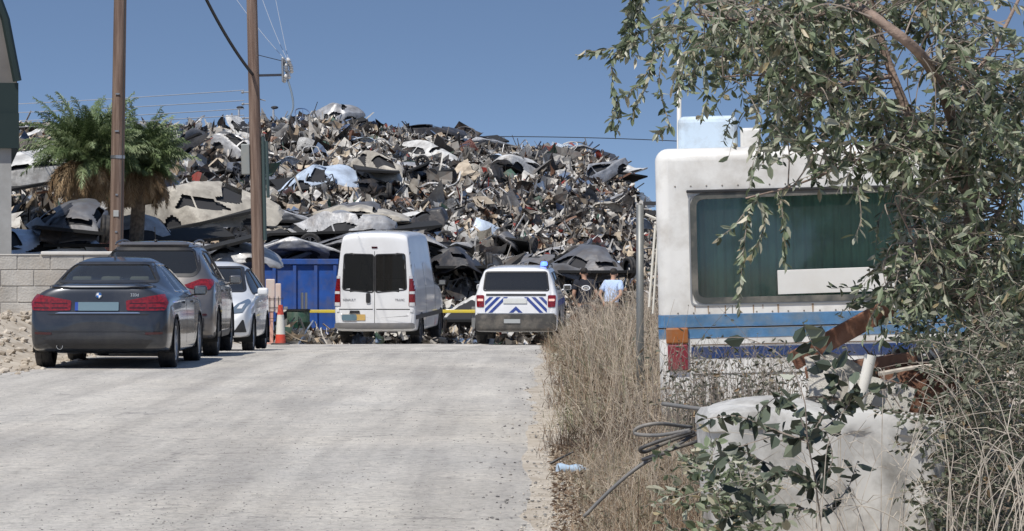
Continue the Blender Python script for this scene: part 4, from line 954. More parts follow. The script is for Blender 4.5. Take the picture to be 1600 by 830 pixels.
obj('lid_ring', lathe([(.275,.87),(.295,.87),(.295,.91),(.275,.91)], 28), pm('ring_dark', (.05,.05,.05), .5, .5), t)
t = obj('tyre', mv(lathe([(.30,-.10),(.40,-.12),(.46,-.08),(.46,.08),(.40,.12),(.30,.10)], 32, 'y'), (0,0,.46)), rubber, smooth=True, autosmooth=40); t.location = (at(457, 500, 84).x, 84.2, road_z(84.2)); t.rotation_euler = (-.15, 0, .2)
tag(t, 'large black tyre leaning behind the green drum', 'tyre')
for i, (px, lab) in enumerate(((484, 'pale steel tube standing in front of the blue container, left one of the pair'), (490, 'pale steel tube standing in front of the blue container, right one of the pair'))):
    o = obj('steel_tube', lathe([(0,0),(.035,0),(.035,.95),(0,.95)], 12), alloy, smooth=False); o.location = (at(px-12, 500, 86.5).x, 86.5, road_z(86.5)+.55-.1); tag(o, lab, 'tube', 'pair of steel tubes')
jk = heap_pts(1, 0, 10)
P_ = np.array([(x, d, road_z(d)+rnd.uniform(.02,.30)) for x, d in ((rnd.uniform(-6.6,-4.9), rnd.uniform(79.5,84)) for _ in range(110))]); P2 = np.array([(x, d, road_z(d)+rnd.uniform(.02,.35)) for x, d in ((rnd.uniform(-2.6,-1.7), rnd.uniform(84,87)) for _ in range(60))]); P3 = np.array([(x, d, road_z(d)+rnd.uniform(.0,.8)) for x, d in ((rnd.uniform(.4,3.0), rnd.uniform(84,90)) for _ in range(220))])
Pj = np.concatenate([P_, P2, P3]); v, f, a = cat(sheets(Pj, sz(len(Pj), .06, .22)), rods(Pj, rng.uniform(.1,.5,len(Pj)), rng.uniform(.01,.03,len(Pj))))
tag(obj('scrap_litter', (v, f), scrapm, attr=a), 'scattered metal scraps on the ground round the barrier', 'scrap', kind='stuff')

# ---------------------------------------------------------------- poles and wires
woodm = pm('weathered_wood', (.19,.125,.095), .85, var=.35, vs=3, bump=.5, bs=30, dirt=(.33,.27,.22), dirtk=.6, dscale=3)
for n_ in woodm.node_tree.nodes:
    if n_.type == 'TEX_NOISE':
        mp = woodm.node_tree.nodes.new('ShaderNodeMapping'); mp.inputs['Scale'].default_value = (6, 6, .25)
        woodm.node_tree.links.new(n_.inputs['Vector'].links[0].from_socket, mp.inputs[0]); woodm.node_tree.links.new(mp.outputs[0], n_.inputs['Vector'])
def polegeo(H, r0, r1, bow=.0): return tube([(bow*math.sin(PI*i/10), 0, H*i/10) for i in range(11)], r0, 18, r1)
D = 64; p = at(178.5, 400, D)
P1 = thing('utility_pole', 'thick brown wooden pole standing behind the grey-brown SUV', 'utility pole', (p.x, D, -.3), (0, .016, 0), 'wooden utility poles')
obj('shaft', polegeo(9.5, .135, .112), woodm, P1, smooth=True)
obj('steel_strap', lathe([(.131,3.6),(.134,3.6),(.134,3.66),(.131,3.66)], 18), alloy, P1)
D = 72; p = at(406.5, 400, D)
for z_ in (2.2, 2.9, 4.1, 4.8): obj('staple', box(-.03+.02*math.sin(z_*9),.03,-.142,-.128,z_,z_+.03), alloy, P1)
obj('number_tag', box(-.05,.05,-.138,-.130,2.5,2.62,.003), pm('tag_metal', (.5,.5,.48), .5, .3), P1)
obj('ground_wire', tube([(.10,-.09,0),(.095,-.085,9.4)], .009, 5), pm('dark_wire', (.05,.05,.05), .6), P1)
P2_ = thing('utility_pole', 'thinner brown wooden pole with a side arm of white insulators beside the white hatchback', 'utility pole', (p.x, D, -.6), (0, -.024, 0), 'wooden utility poles')
obj('shaft', polegeo(10, .140, .105), woodm, P2_, smooth=True)
bk = pm('black_cable', (.02,.022,.028), .6); por = pm('porcelain', (.62,.60,.57), .3, coat=.5); gal = pm('galvanised', (.35,.36,.37), .5, .6)
za = EYE+282/F*D+.6
obj('cross_arm', join(box(.05,.62,-.03,.03,za-.025,za+.025), tube([(.05,0,za+.45),(.60,0,za+.30)], .008, 4)), pm('dark_steel', (.05,.055,.07), .6, .4), P2_)
ins = [(.66,.0,za-.10),(.74,.02,za-.02),(.70,-.05,za+.12),(.80,.03,za+.10),(.66,.04,za+.26),(.77,-.02,za+.24)]
for q in ins: obj('insulator', mv(lathe([(0,.13),(.03,.12),(.035,.09),(.055,.07),(.03,.05),(.055,.02),(.03,0),(.05,-.04),(.02,-.07),(0,-.07)], 14), q, (rnd.uniform(-.3,.3), rnd.uniform(-.4,.4), 0)), por if rnd.random() < .7 else gal, P2_, smooth=True)
obj('insulator_plate', box(.60,.64,-.08,.08,za-.15,za+.36,.01), gal, P2_)
obj('drop_cable', tube(bez([(.72,0,za-.1),(.80,0,za-.4),(.82,0,za-.7),(.70,0,za-.95)], 6), .022, 6), pm('grey_blue_cable', (.22,.28,.34), .6), P2_)
obj('switch_box', box(-.30,-.12,-.10,.12,za-2.1,za-1.45,.02,2), pm('box_grey', (.28,.30,.29), .6, .2, dirt=DUST), P2_)
obj('conduit', join(tube([(.16,-.03,za-3.5),(.17,-.03,za-1.3)], .04, 8), tube([(.25,-.03,za-2.6),(.24,-.03,za-1.4)], .035, 8)), pm('dark_conduit', (.05,.08,.08), .6), P2_)
for z in (-.35,-.6,-.9,-1.1,-1.35): 
    obj('step_bolt', join(tube([(-.22,-.02,za+z),(-.1,-.02,za+z)], .014, 5), ellipsoid((-.24,-.02,za+z), (.035,.035,.03), 8, 6)), gal, P2_)
for z in (-.5,-.8): obj('step_bolt', tube([(.1,-.02,za+z),(.24,-.02,za+z-.04)], .014, 5), gal, P2_)
def sag(a, b, s, n=22):
    a, b = Vector(a), Vector(b); return [a.lerp(b, i/n)-Vector((0,0,4*s*(i/n)*(1-i/n))) for i in range(n+1)]
def wire(a, b, s, r, m, lab, grp=None):
    o = obj('overhead_wire', tube(sag(a, b, s), r, 5), m); tag(o, lab, 'wire', grp)
pj = at(397, 119, 72)
wire(at(250, -170, 66), pj, .35, .035, bk, 'thick black cable swooping from the top of the photo to the second pole')
pale = pm('pale_wire', (.45,.47,.50), .5, .3)
ik = at(452, 100, 72)
wire(at(330, -60, 78), ik, .12, .006, pale, 'thin pale wire slanting down left to the insulators', 'thin wires reaching the insulators')
wire(at(400, -30, 76), ik, .1, .006, pale, 'thin pale wire slanting down right beside the second pole to the insulators', 'thin wires reaching the insulators')
wire(at(425, -30, 80), ik, .05, .006, pale, 'steep thin pale wire dropping to the insulators', 'thin wires reaching the insulators')
for i, (ya, yb) in enumerate(((160,141),(170,157),(183,170),(192,180))):
    wire(at(-500, ya+14, 110), at(381, yb, 72), .15, .010, pale, '%s faint power line from the top, running left from the second pole' % ('first','second','third','lowest')[i], 'faint power lines left of the second pole')
wire(at(700, 214, 150), at(1100, 223, 150), -.1, .02, bk, 'dark wire crossing the sky above the right end of the heap')
for i, (px, y0, y1, lab) in enumerate(((373, 168, 206, 'small far mast with a dark head left of the second pole'), (427, 168, 200, 'small far pale mast right of the second pole'))):
    a_, b_ = at(px, y1+40, 142), at(px, y0, 142); o = thing('mast', lab, 'mast', a_); obj('shaft', tube([(0,0,0),(0,0,b_.z-a_.z)], .06, 8, .04), pale, o); obj('lamp_head', ellipsoid((.05,0,b_.z-a_.z), (.16,.1,.07), 10, 6), bk, o)

# ---------------------------------------------------------------- palms
palmg = rampm('palm_leaf', [(0,(.05,.08,.03)),(.5,(.15,.21,.085)),(1,(.30,.36,.19))], .55, transl=.2)
palmd = rampm('dead_palm_leaf', [(0,(.20,.13,.07)),(.5,(.36,.25,.14)),(1,(.50,.38,.24))], .85, transl=.15)
barkm = pm('palm_bark', (.17,.13,.09), .95, var=.5, vs=12, bump=.8, bs=14)
def fronds(n_, c, L0, L1, elev, droop, leaflet=.30, dead=False):
    Vs, Fs, A = [], [], []
    for k in range(n_):
        az = rnd.uniform(0, 2*PI); el = rnd.uniform(*elev); L_ = rnd.uniform(L0, L1); dr = rnd.uniform(*droop); M_ = 34; pts = []; p = Vector(c)+Vector((math.cos(az), math.sin(az), 0))*.08; e = el
        col = rnd.random()
        for i in range(M_):
            pts.append(p.copy()); p = p+Vector((math.cos(az)*math.cos(e), math.sin(az)*math.cos(e), math.sin(e)))*L_/M_; e -= dr/M_*(.4+1.2*i/M_)
            if e < -1.5: e = -1.5
        g = tube(pts[::4]+[pts[-1]], .018, 3, .005); b_ = len(Vs); Vs += g[0]; Fs += [tuple(q+b_ for q in f_) for f_ in g[1]]; A += [col]*len(g[1])
        for i in range(4, M_-1):
            t_ = (pts[i+1]-pts[i-1]).normalized(); s_ = t_.cross(Vector((0,0,1))); s_ = s_.normalized() if s_.length > .1 else Vector((math.sin(az), -math.cos(az), 0)); u_ = s_.cross(t_)
            ll = leaflet*math.sin(PI*min(1, .25+.72*i/M_))*rnd.uniform(.8, 1.2)
            for sg in (-1, 1):
              for rep in range(2):
                d_ = (s_*sg*.6+t_*rnd.uniform(.5,1.3)+u_*rnd.uniform(-.5,.5)); d_ = d_.normalized()*ll; q0 = pts[i]+t_*L_/M_*.5*rep; q1 = q0+d_*.55; q2 = q0+d_+Vector((0,0,-ll*rnd.uniform(.15,.55))); wv = t_*.008
                b_ = len(Vs); Vs += [tuple(q0-wv), tuple(q0+wv), tuple(q1+wv*1.3), tuple(q1-wv*1.3), tuple(q2)]; Fs += [(b_,b_+1,b_+2,b_+3), (b_+3,b_+2,b_+4)]; cc = min(1, max(0, col+rnd.uniform(-.3,.3))); A += [cc, cc]
    return Vs, Fs, A
def palm(px, D, ytop_, ycrown, lab, sc=1.0):
    base = at(px, 430, D); gzz = road_z(D)-.1; c = at(px, ycrown, D); t = thing('palm_tree', lab, 'palm tree', (base.x, D, gzz), group='palms in front of the heap'); ch = c.z-gzz
    tr = [(0+.03*math.sin(i), .03*math.cos(i*2), ch*i/9) for i in range(10)]
    obj('trunk', tube(tr, .20, 10, .15), barkm, t)
    a_ = fronds(150, (0,0,ch), 1.0*sc, 2.05*sc, (-.05, 1.55), (.4, 1.45), .30); obj('crown', a_[:2], palmg, t, attr=a_[2])
    a_ = fronds(46, (0,0,ch-.05), .9*sc, 1.6*sc, (-.9, .0), (1.2, 2.2), .30); obj('dead_fronds', a_[:2], palmd, t, attr=a_[2])
palm(137, 75.5, 140, 248, 'taller green palm with a skirt of dead fronds, left of the first pole', .95)
palm(214, 77, 180, 260, 'shorter green palm with dead tan fronds, right of the first pole', .78)
palm(178, 79, 180, 268, 'low green palm between the two others, mostly behind the first pole', .7)

# ---------------------------------------------------------------- people
def skinned(name, joints, edges, mat, parent, sub=1):
    me = bpy.data.meshes.new(name); names = list(joints); me.from_pydata([joints[n_][0] for n_ in names], [(names.index(a_), names.index(b_)) for a_, b_ in edges], [])
    o = bpy.data.objects.new(name, me); C.objects.link(o); md = o.modifiers.new('s', 'SKIN')
    for i, n_ in enumerate(names):
        r = joints[n_][1]; me.skin_vertices[0].data[i].radius = (r, r) if not isinstance(r, tuple) else r
    me.skin_vertices[0].data[0].use_root = True
    s_ = o.modifiers.new('d', 'SUBSURF'); s_.levels = sub+1; s_.render_levels = sub+1
    dg = bpy.context.evaluated_depsgraph_get(); ev = o.evaluated_get(dg).to_mesh(); g = ([tuple(v.co) for v in ev.vertices], [tuple(p_.vertices) for p_ in ev.polygons])
    o.evaluated_get(dg).to_mesh_clear(); bpy.data.objects.remove(o)
    return obj(name, g, mat, parent, smooth=True)
skinm = pm('skin', (.42,.24,.16), .6, var=.1); hairm = pm('dark_hair', (.02,.016,.013), .7, bump=.5, bs=80)
def person(lab, loc, rz, lean, shirt, trousers, arms, head_turn=0, emblem=False, sc=1.0):
    t = thing('person', lab, 'person', loc, (0,0,rz)); t.scale = (sc,)*3
    # figure faces -y in its own frame; lean tips the trunk forward
    ly = lambda z: -math.sin(lean)*(z-.95) if z > .95 else 0
    lz = lambda z: .95+(z-.95)*math.cos(lean) if z > .95 else z
    P = lambda x, y, z: (x, y+ly(z), lz(z))
    J = {'pelvis': (P(0,0,.95), (.15,.11)), 'waist': (P(0,0,1.12), (.135,.10)), 'chest': (P(0,0,1.32), (.165,.115)), 'neckb': (P(0,.01,1.47), (.07,.06)), 'neck': (P(0,0,1.53), .052), 'head': (P(0,-.02,1.62), (.075,.09)), 'crownh': (P(0,-.01,1.72), (.07,.085))}
    E_ = [('pelvis','waist'),('waist','chest'),('chest','neckb'),('neckb','neck'),('neck','head'),('head','crownh')]
    for s, nm in ((-1,'r'),(1,'l')):
        J.update({nm+'hip': ((s*.10,0,.88), .095), nm+'knee': ((s*.11,-.03,.48), .062), nm+'ank': ((s*.115,.02,.09), .042), nm+'toe': ((s*.13,-.16,.04), .035)})
        sh, el, ha = arms[0 if s < 0 else 1]
        J.update({nm+'sho': (P(s*.19,0,1.42), .062), nm+'elb': (P(*el), .044), nm+'wri': (P(*ha), .03)})
        E_ += [('pelvis',nm+'hip'),(nm+'hip',nm+'knee'),(nm+'knee',nm+'ank'),(nm+'ank',nm+'toe'),('chest',nm+'sho'),(nm+'sho',nm+'elb'),(nm+'elb',nm+'wri')]
        W = Vector(J[nm+'wri'][0]); dv = (W-Vector(J[nm+'elb'][0])).normalized(); sd = dv.cross(Vector((0,1,0))); sd = sd.normalized() if sd.length > .1 else Vector((1,0,0))
        J[nm+'palm'] = (tuple(W+dv*.06), (.038,.018)); E_.append((nm+'wri', nm+'palm'))
        for k in range(4):
            a1_ = W+dv*.10+sd*(k-1.5)*.022; a2_ = a1_+dv*(.04-.004*abs(k-1.5))+Vector((0,-.01,-.005)); a3_ = a2_+dv*.025+Vector((0,-.018,-.01))
            J['%sf%d'%(nm,k)] = (tuple(a1_), .0095); J['%sg%d'%(nm,k)] = (tuple(a2_), .009); J['%sh%d'%(nm,k)] = (tuple(a3_), .0075)
            E_ += [(nm+'palm','%sf%d'%(nm,k)),('%sf%d'%(nm,k),'%sg%d'%(nm,k)),('%sg%d'%(nm,k),'%sh%d'%(nm,k))]
        J[nm+'t1'] = (tuple(W+dv*.045+sd*.05), .011); J[nm+'t2'] = (tuple(W+dv*.08+sd*.066), .009); E_ += [(nm+'palm', nm+'t1'), (nm+'t1', nm+'t2')]
    b = skinned('body', J, E_, skinm, t)
    hd = Vector(P(0,-.02,1.645))
    obj('hair', mv(ellipsoid((0,0,0), (.088,.105,.085), 18, 12), tuple(hd+Vector((0,.018,.045)))), hairm, t, smooth=True)
    for s in (-1, 1): obj('ear', mv(ellipsoid((0,0,0), (.012,.02,.03), 8, 6), tuple(hd+Vector((s*.083,.0,-.02)))), skinm, t, smooth=True); obj('eye', mv(ellipsoid((0,0,0), (.012,.008,.008), 8, 6), tuple(hd+Vector((s*.032,-.088,-.005)))), hairm, t)
    obj('nose', mv(ellipsoid((0,0,0), (.014,.02,.024), 8, 6), tuple(hd+Vector((0,-.095,-.03)))), skinm, t, smooth=True)
    big = lambda k, r: (J[k][0], tuple(q+r for q in J[k][1]) if isinstance(J[k][1], tuple) else J[k][1]+r)
    SJ = {'waist': big('waist', .045), 'pelvis': big('pelvis', .04), 'chest': big('chest', .05), 'neckb': (P(0,.01,1.475), .10)}
    SE = [('waist','pelvis'),('waist','chest'),('chest','neckb')]
    for nm in 'rl':
        a_, b_ = Vector(J[nm+'sho'][0]), Vector(J[nm+'elb'][0]); SJ[nm+'sho'] = big(nm+'sho', .035); SJ[nm+'slv'] = (tuple(a_.lerp(b_, .72)), .068); SE += [('chest',nm+'sho'),(nm+'sho',nm+'slv')]
    s_ = skinned('shirt', SJ, SE, shirt, t)
    TJ = {'pelvis': big('pelvis', .018), 'top': (P(0,0,1.0), (.16,.12))}; TE = [('pelvis','top')]
    for nm in 'rl':
        TJ.update({nm+'hip': big(nm+'hip', .035), nm+'knee': big(nm+'knee', .03), nm+'ank': (J[nm+'ank'][0], .062)}); TE += [('pelvis',nm+'hip'),(nm+'hip',nm+'knee'),(nm+'knee',nm+'ank')]
    skinned('trousers', TJ, TE, trousers, t)
    for s in (-1, 1): obj('shoe', mv(box(-.045,.045,-.20,.08,0,.085,.03,3), (s*.125,0,0)), blackp, t, smooth=True)
    if emblem:     # pale oval print on the back of the shirt
        bv = BVHTree.FromPolygons([v.co for v in s_.data.vertices], [tuple(p_.vertices) for p_ in s_.data.polygons]); V_, F_ = [], []; N_ = 28
        for i in range(N_):
            a_ = 2*PI*i/N_
            for k in (1, .66):
                x, z = .105*k*math.cos(a_), 1.30+.062*k*math.sin(a_); h = bv.ray_cast(Vector((x, 2, z)), Vector((0,-1,0)))[0]; V_.append((x, (h.y if h else .15)+.004, z))
        for i in range(N_): F_.append((2*i, 2*i+1, (2*((i+1)%N_))+1, 2*((i+1)%N_)))
        for z in (1.285, 1.30, 1.315):
            b_ = len(V_)
            for x, zz_ in ((-.05,z-.004),(.05,z-.004),(.05,z+.004),(-.05,z+.004)):
                h = bv.ray_cast(Vector((x, 2, zz_)), Vector((0,-1,0)))[0]; V_.append((x, (h.y if h else .15)+.005, zz_))
            F_.append((b_,b_+1,b_+2,b_+3))
        obj('shirt_print', (V_, F_), pm('print_white', (.7,.7,.7), .7), t)
navy = pm('navy_cloth', (.014,.016,.025), .9, bump=.3, bs=20); lblue = pm('light_blue_cloth', (.46,.58,.80), .9, bump=.3, bs=20); jean = pm('dark_trousers', (.03,.033,.045), .9, bump=.3, bs=20)
D = 77.5
person('person in a dark shirt with a white oval print, standing right of the police car', (at(914, 500, D).x, D, road_z(D)), PI+.25, .12, navy, jean, (((0,0,0), (-.27,.06,1.16), (-.20,-.18,1.02)), ((0,0,0), (.27,.04,1.15), (.20,-.16,.98))), emblem=True)
person('person in a light blue shirt with bare forearms, right of the one in dark', (at(955, 500, D).x, D+.3, road_z(D)), PI-.4, .25, lblue, jean, (((0,0,0), (-.26,.10,1.14), (-.12,.20,.98)), ((0,0,0), (.26,.10,1.14), (.10,.20,.96))))
# ---------------------------------------------------------------- old caravan on the right
s_ = 205.0; D = F/s_; zb0 = -.2
cx = (1291-850)/s_; RX = lambda px: (px-1291)/s_; RZ = lambda py: EYE+(400-py)/s_-zb0
cv = thing('caravan', 'old cream white caravan with blue stripes behind the tree and weeds', 'caravan', (cx, D, zb0), (0,-.024,-.055))
cream = pm('caravan_cream', (.72,.71,.67), .5, coat=.2, dirt=(.25,.20,.14), dirtk=.7, dscale=2.0, var=.10, vs=3)
bm = bmesh.new(); bmesh.ops.create_cube(bm, size=1)
for v in bm.verts: v.co = Vector((v.co.x*2.5, 2.9+v.co.y*5.8, (RZ(226)+.42)/2+v.co.z*(RZ(226)-.42)))
bmesh.ops.bevel(bm, geom=bm.edges[:], offset=.10, segments=6, affect='EDGES', profile=.5)
sg = frombm(bm); shell = obj('shell', sg, cream, cv, smooth=True, autosmooth=30)
wpoly = rpoly([(RX(1093),RZ(466)),(RX(1512),RZ(466)),(RX(1512),RZ(296)),(RX(1093),RZ(302))], .09, 6)
cut = obj('cutter', prism(wpoly, -.3, .34), None); md = shell.modifiers.new('b', 'BOOLEAN'); md.object = cut; md.operation = 'DIFFERENCE'; md.solver = 'EXACT'; cut.parent = cv
bpy.context.view_layer.update(); dg = bpy.context.evaluated_depsgraph_get(); me2 = bpy.data.meshes.new_from_object(shell.evaluated_get(dg)); shell.modifiers.clear(); shell.data = me2
if not me2.materials: me2.materials.append(cream)
bpy.data.objects.remove(cut)
shell.data.polygons.foreach_set('use_smooth', [p_.area < .25 and max(abs(c_) for c_ in p_.normal) < .999 for p_ in shell.data.polygons])
def loopring(P, w0, w1, y0, y1):                          # raised ring round a polygon
    V_, F_ = [], []; n_ = len(P); c_ = sum((Vector(p) for p in P), Vector((0,0)))/n_
    for i in range(n_):
        t_ = Vector(P[(i+1) % n_])-Vector(P[i-1]); nn = Vector((t_.y, -t_.x)).normalized()
        if nn.dot(Vector(P[i])-c_) < 0: nn = -nn
        for w_, y_ in ((w0,y0),(w0,y1),(w1,y1),(w1,y0)): q = Vector(P[i])+nn*w_; V_.append((q.x, y_, q.y))
    for i in range(n_):
        for k in range(4): F_.append((i*4+k, ((i+1) % n_)*4+k, ((i+1) % n_)*4+(k+1)%4, i*4+(k+1)%4))
    return V_, F_
win = obj('window', ([(p_[0], .03, p_[1]) for p_ in wpoly], [tuple(range(len(wpoly)))]), glassm('caravan_glass', (.80,.92,.87), .25, .04), cv)
obj('seal', loopring(wpoly, -.025, .022, .02, -.016), pm('old_rubber', (.06,.065,.06), .7, dirt=DUST, dirtk=.6), win)
obj('hood_trim', box(RX(1083),RX(1520),-.03,-.002,RZ(296.5),RZ(292),.004), blackp, win)
obj('frame_edge', loopring(rpoly([(RX(1088),RZ(471)),(RX(1518),RZ(471)),(RX(1518),RZ(298)),(RX(1088),RZ(301))], .04), .0, .012, .0, -.010), pm('dull_chrome', (.45,.45,.43), .4, .7), win)
V_, F_ = [], []; N_ = 170
for i in range(N_+1):
    x = RX(1096)+(RX(1510)-RX(1096))*i/N_; y = .20+.018*math.sin(i*.62+.9*math.sin(i*.09))+.008*math.sin(i*1.7)
    V_ += [(x, y, RZ(480)), (x, y, RZ(292))]
for i in range(N_): F_.append((2*i, 2*i+2, 2*i+3, 2*i+1))
obj('curtain', (V_, F_), pm('green_curtain', (.13,.26,.21), .9, var=.2, vs=3), cv, smooth=True)
obj('sheet_in_window', mv(box(RX(1226),RX(1440),0,.012,RZ(458),RZ(420),.003), (0,.008,0), (0,-.012,0)), pm('paper_white', (.66,.65,.61), .8, dirt=DUST, dirtk=.3), cv)
lb = pm('stripe_light_blue', (.16,.36,.60), .6, dirt=(.46,.46,.42), dirtk=.75, dscale=6, var=.2); db_ = pm('stripe_dark_blue', (.05,.10,.28), .5, dirt=(.3,.28,.24), dirtk=.6, dscale=6)
def stripe(n_, z0, z1, m, xa=-1.25, xb=1.25, pr=.004):
    P_ = []; r = .10
    def side(z_, k):
        out = []
        if k: 
            for j in range(6): a_ = PI/2*j/5; out.append((-1.25+r-(r+pr)*math.cos(a_), r-(r+pr)*math.sin(a_)))
        else: out.append((xa, -pr))
        out.append((xb-.13, -pr)); return out
    pts = side(0, xa < -1.1)
    V_ = []; 
    for x, y in pts: V_ += [(x, y, z0), (x, y, z1)]
    F_ = [(2*i, 2*i+2, 2*i+3, 2*i+1) for i in range(len(pts)-1)]
    b_ = bmesh.new(); vs = [b_.verts.new(v) for v in V_]
    for f_ in F_: b_.faces.new([vs[i] for i in f_])
    bmesh.ops.solidify(b_, geom=b_.faces[:], thickness=.003); return obj(n_, frombm(b_), m, cv)
stripe('stripe', RZ(506.5), RZ(487), lb); stripe('stripe', RZ(524), RZ(509.5), lb); stripe('trim_line', RZ(509), RZ(507), blackp, pr=.007)
stripe('stripe', RZ(556), RZ(538), db_, RX(1085)); stripe('trim_line', RZ(535.5), RZ(534), pm('brown_line', (.20,.13,.08), .6), RX(1085), pr=.005); stripe('trim_line', RZ(581), RZ(579.5), pm('grey_line', (.25,.24,.22), .6), RX(1085))
org = pm('amber_lens', (.30,.10,.02), .4, coat=.3, dirt=(.25,.17,.11), dirtk=.8, dscale=9)
tl = obj('tail_lamp', box(RX(1046)-.0,RX(1081),-.035,.10,RZ(532),RZ(507),.012,2), org, cv)
obj('brake_lens', box(RX(1048)-.0,RX(1080),-.034,.10,RZ(574),RZ(533),.012,2), pm('old_red_lens', (.20,.02,.03), .35, coat=.5, dirt=(.25,.15,.12), dirtk=.5, dscale=9), tl)
for x in (RX(1150), RX(1395)): stripe('panel_seam', RZ(484), .56, pm('seam_grey', (.22,.20,.17), .8), x, x+.135, .003) if False else obj('panel_seam', box(x, x+.006, -.0035, .001, RZ(486.5), RZ(473)), pm('seam_grey', (.22,.20,.17), .8), cv)
obj('rivets', join(*[mv(lathe([(.007,0),(.005,-.003),(0,-.004)], 8, 'y'), (x, -.001, z)) for z in (RZ(484.5), RZ(286)) for x in np.arange(-1.1, 1.12, .12)]), pm('seam_grey', (.22,.20,.17), .8), cv)
for i_ in range(26):                                   # rust and water streaks below the window frame and the roof edge
    x = rnd.uniform(-1.05, 1.1); top = rnd.choice([RZ(472), RZ(556), RZ(238), RZ(238)]); l_ = rnd.uniform(.03, .16)*(1 if top > 1 else .8); w__ = rnd.uniform(.003, .009)
    if top > 1.5 and rnd.random() < .3: top = RZ(472)
    obj('streak', ([(x-w__, -.0025, top), (x+w__, -.0025, top), (x+w__*.3, -.0025, top-l_), (x-w__*.2, -.0025, top-l_*.9)], [(0,1,2,3)]), pm('rust_streak', (.33,.24,.16), .8), cv)
obj('rear_bumper', box(-1.1,1.1,-.10,.05,.36,.48,.03,2), pm('bumper_grey', (.3,.29,.27), .7, dirt=DUST), cv)
add_wheels(cv, [(-1.05,1.6),(1.05,1.6),(-1.05,4.6),(1.05,4.6)], .36, .22, .22, darkrim)
obj('underbody', box(-1.15,1.15,.2,5.6,.32,.44), under, cv)
obj('roof_hatch', box(RX(1170),RX(1204),.9,1.4,RZ(228),RZ(190),.02,2), cream, cv)
obj('roof_unit', mv(box(RX(1069),RX(1166),1.0,1.9,RZ(230),RZ(168),.05,3), (0,0,0)), pm('pale_blue_streaked', (.55,.66,.76), .6, dirt=(.25,.24,.22), dirtk=.75, dscale=4), cv)
# steel gate frame and posts behind the caravan
gp = pm('grey_post', (.17,.18,.18), .5, .5, dirt=DUST, dirtk=.35)
D2 = 30.5; t = thing('steel_gate', 'grey steel post and rack frame at the left side of the caravan', 'frame', (at(1000, 400, D2).x, D2, 0)); k2 = D2/F
h_ = EYE+80*k2; Q = lambda px, py: ((px-1000)*k2, 0, EYE-(py-400)*k2)
obj('post', tube([(0,0,-.1),(0,0,h_)], .034, 12), gp, t, smooth=True)
obj('beam', join(box(.03,.50,.05,.09,h_-.005,h_+.03), box(.03,.50,.05,.09,h_-.09,h_-.05)), pm('beam_dark', (.05,.05,.055), .6, .4), t)
obj('brace', join(tube([Q(1014,480), Q(1024,352)], .012, 6), tube([Q(1020,490), Q(1030,340)], .010, 6), tube([Q(1008,335), Q(1032,345)], .012, 6)), whp, t)
obj('upright', join(box(.19,.22,.08,.11,-.05,h_), box(.30,.33,.08,.11,-.05,h_)), pm('beam_brown', (.13,.11,.09), .8), t)
o = obj('pole', tube([(0,0,0),(0,0,3.4)], .022, 10), whp, smooth=True); o.location = (at(1061, 400, 29).x, 33, 0); o.location.x = (1061-850)/F*33; tag(o, 'slim pale pole rising above the left corner of the caravan', 'pole')

# ---------------------------------------------------------------- leaves, tree, shrubs
def leafmesh(P, Dv, size, wid=.34, fold=.25):
    N_ = len(P); Dv = Dv/np.linalg.norm(Dv, axis=1)[:, None]; ref = rng.normal(size=(N_, 3)); S_ = np.cross(Dv, ref); S_ /= np.linalg.norm(S_, axis=1)[:, None]; U_ = np.cross(S_, Dv)
    L_ = size[:, None]; w_ = L_*wid*rng.uniform(.7, 1.25, (N_, 1)); cu = rng.uniform(-.15, .25, (N_, 1))*L_
    v = np.stack([P, P+Dv*L_*.33+S_*w_*.5+U_*w_*fold, P+Dv*L_*.70+S_*w_*.42+U_*(w_*fold-cu*.5), P+Dv*L_-U_*cu, P+Dv*L_*.70-S_*w_*.42+U_*(w_*fold-cu*.5), P+Dv*L_*.33-S_*w_*.5+U_*w_*fold], 1)
    b_ = (np.arange(N_)*6)[:, None]; f = np.concatenate([b_+np.array([[0,1,2,3]]), b_+np.array([[0,3,4,5]])], 1).reshape(-1, 4); return v.reshape(-1, 3), f, np.repeat(rng.random(N_), 2)
class Foliage:
    def __init__(s): s.P, s.D, s.S, s.tw = [], [], [], []
    def spray(s, a, d, L, droop, n, size, r=.0025, spread=.8):
        p = Vector(a); d = Vector(d).normalized(); pts = [p.copy()]; M_ = 8
        for i in range(M_): d = (d+Vector((rnd.gauss(0,.10), rnd.gauss(0,.10), rnd.gauss(0,.06)-droop/M_))).normalized(); p = p+d*L/M_; pts.append(p.copy())
        s.path(pts, n, size, r, spread); return pts
    def path(s, pts, n, size, r=.0025, spread=.8, twig=True):
        if twig: s.tw.append(tube(pts, r, 3, r*.4, cap=False))
        M_ = len(pts)-1
        for k in range(n):
            u = (k+rnd.random())/n*M_; i = min(int(u), M_-1); q = pts[i].lerp(pts[i+1], u-i); t_ = (pts[i+1]-pts[i]).normalized()
            dv = t_*.6+Vector((rnd.gauss(0,spread), rnd.gauss(0,spread), rnd.gauss(0,spread)*.7-.35)); s.P.append(tuple(q)); s.D.append(tuple(dv)); s.S.append(size*rnd.choice([.4,.6,.8,1.0,1.1,1.35])*rnd.uniform(.85,1.15))
    def leaves(s, **k): return leafmesh(np.array(s.P), np.array(s.D), np.array(s.S), **k)
leafm = rampm('eucalyptus_leaf', [(0,(.05,.065,.035)),(.20,(.125,.155,.085)),(.48,(.235,.285,.17)),(.76,(.37,.385,.29)),(.90,(.44,.43,.33)),(1,(.36,.29,.16))], .42, transl=.28, spec=.5)
twigm = pm('twig_bark', (.24,.20,.165), .9, var=.3, vs=20); limbm = pm('smooth_bark', (.30,.22,.175), .85, var=.45, vs=14, bump=.7, bs=35, dirt=(.09,.07,.055), dirtk=.85, dscale=7)
TD = 18.0
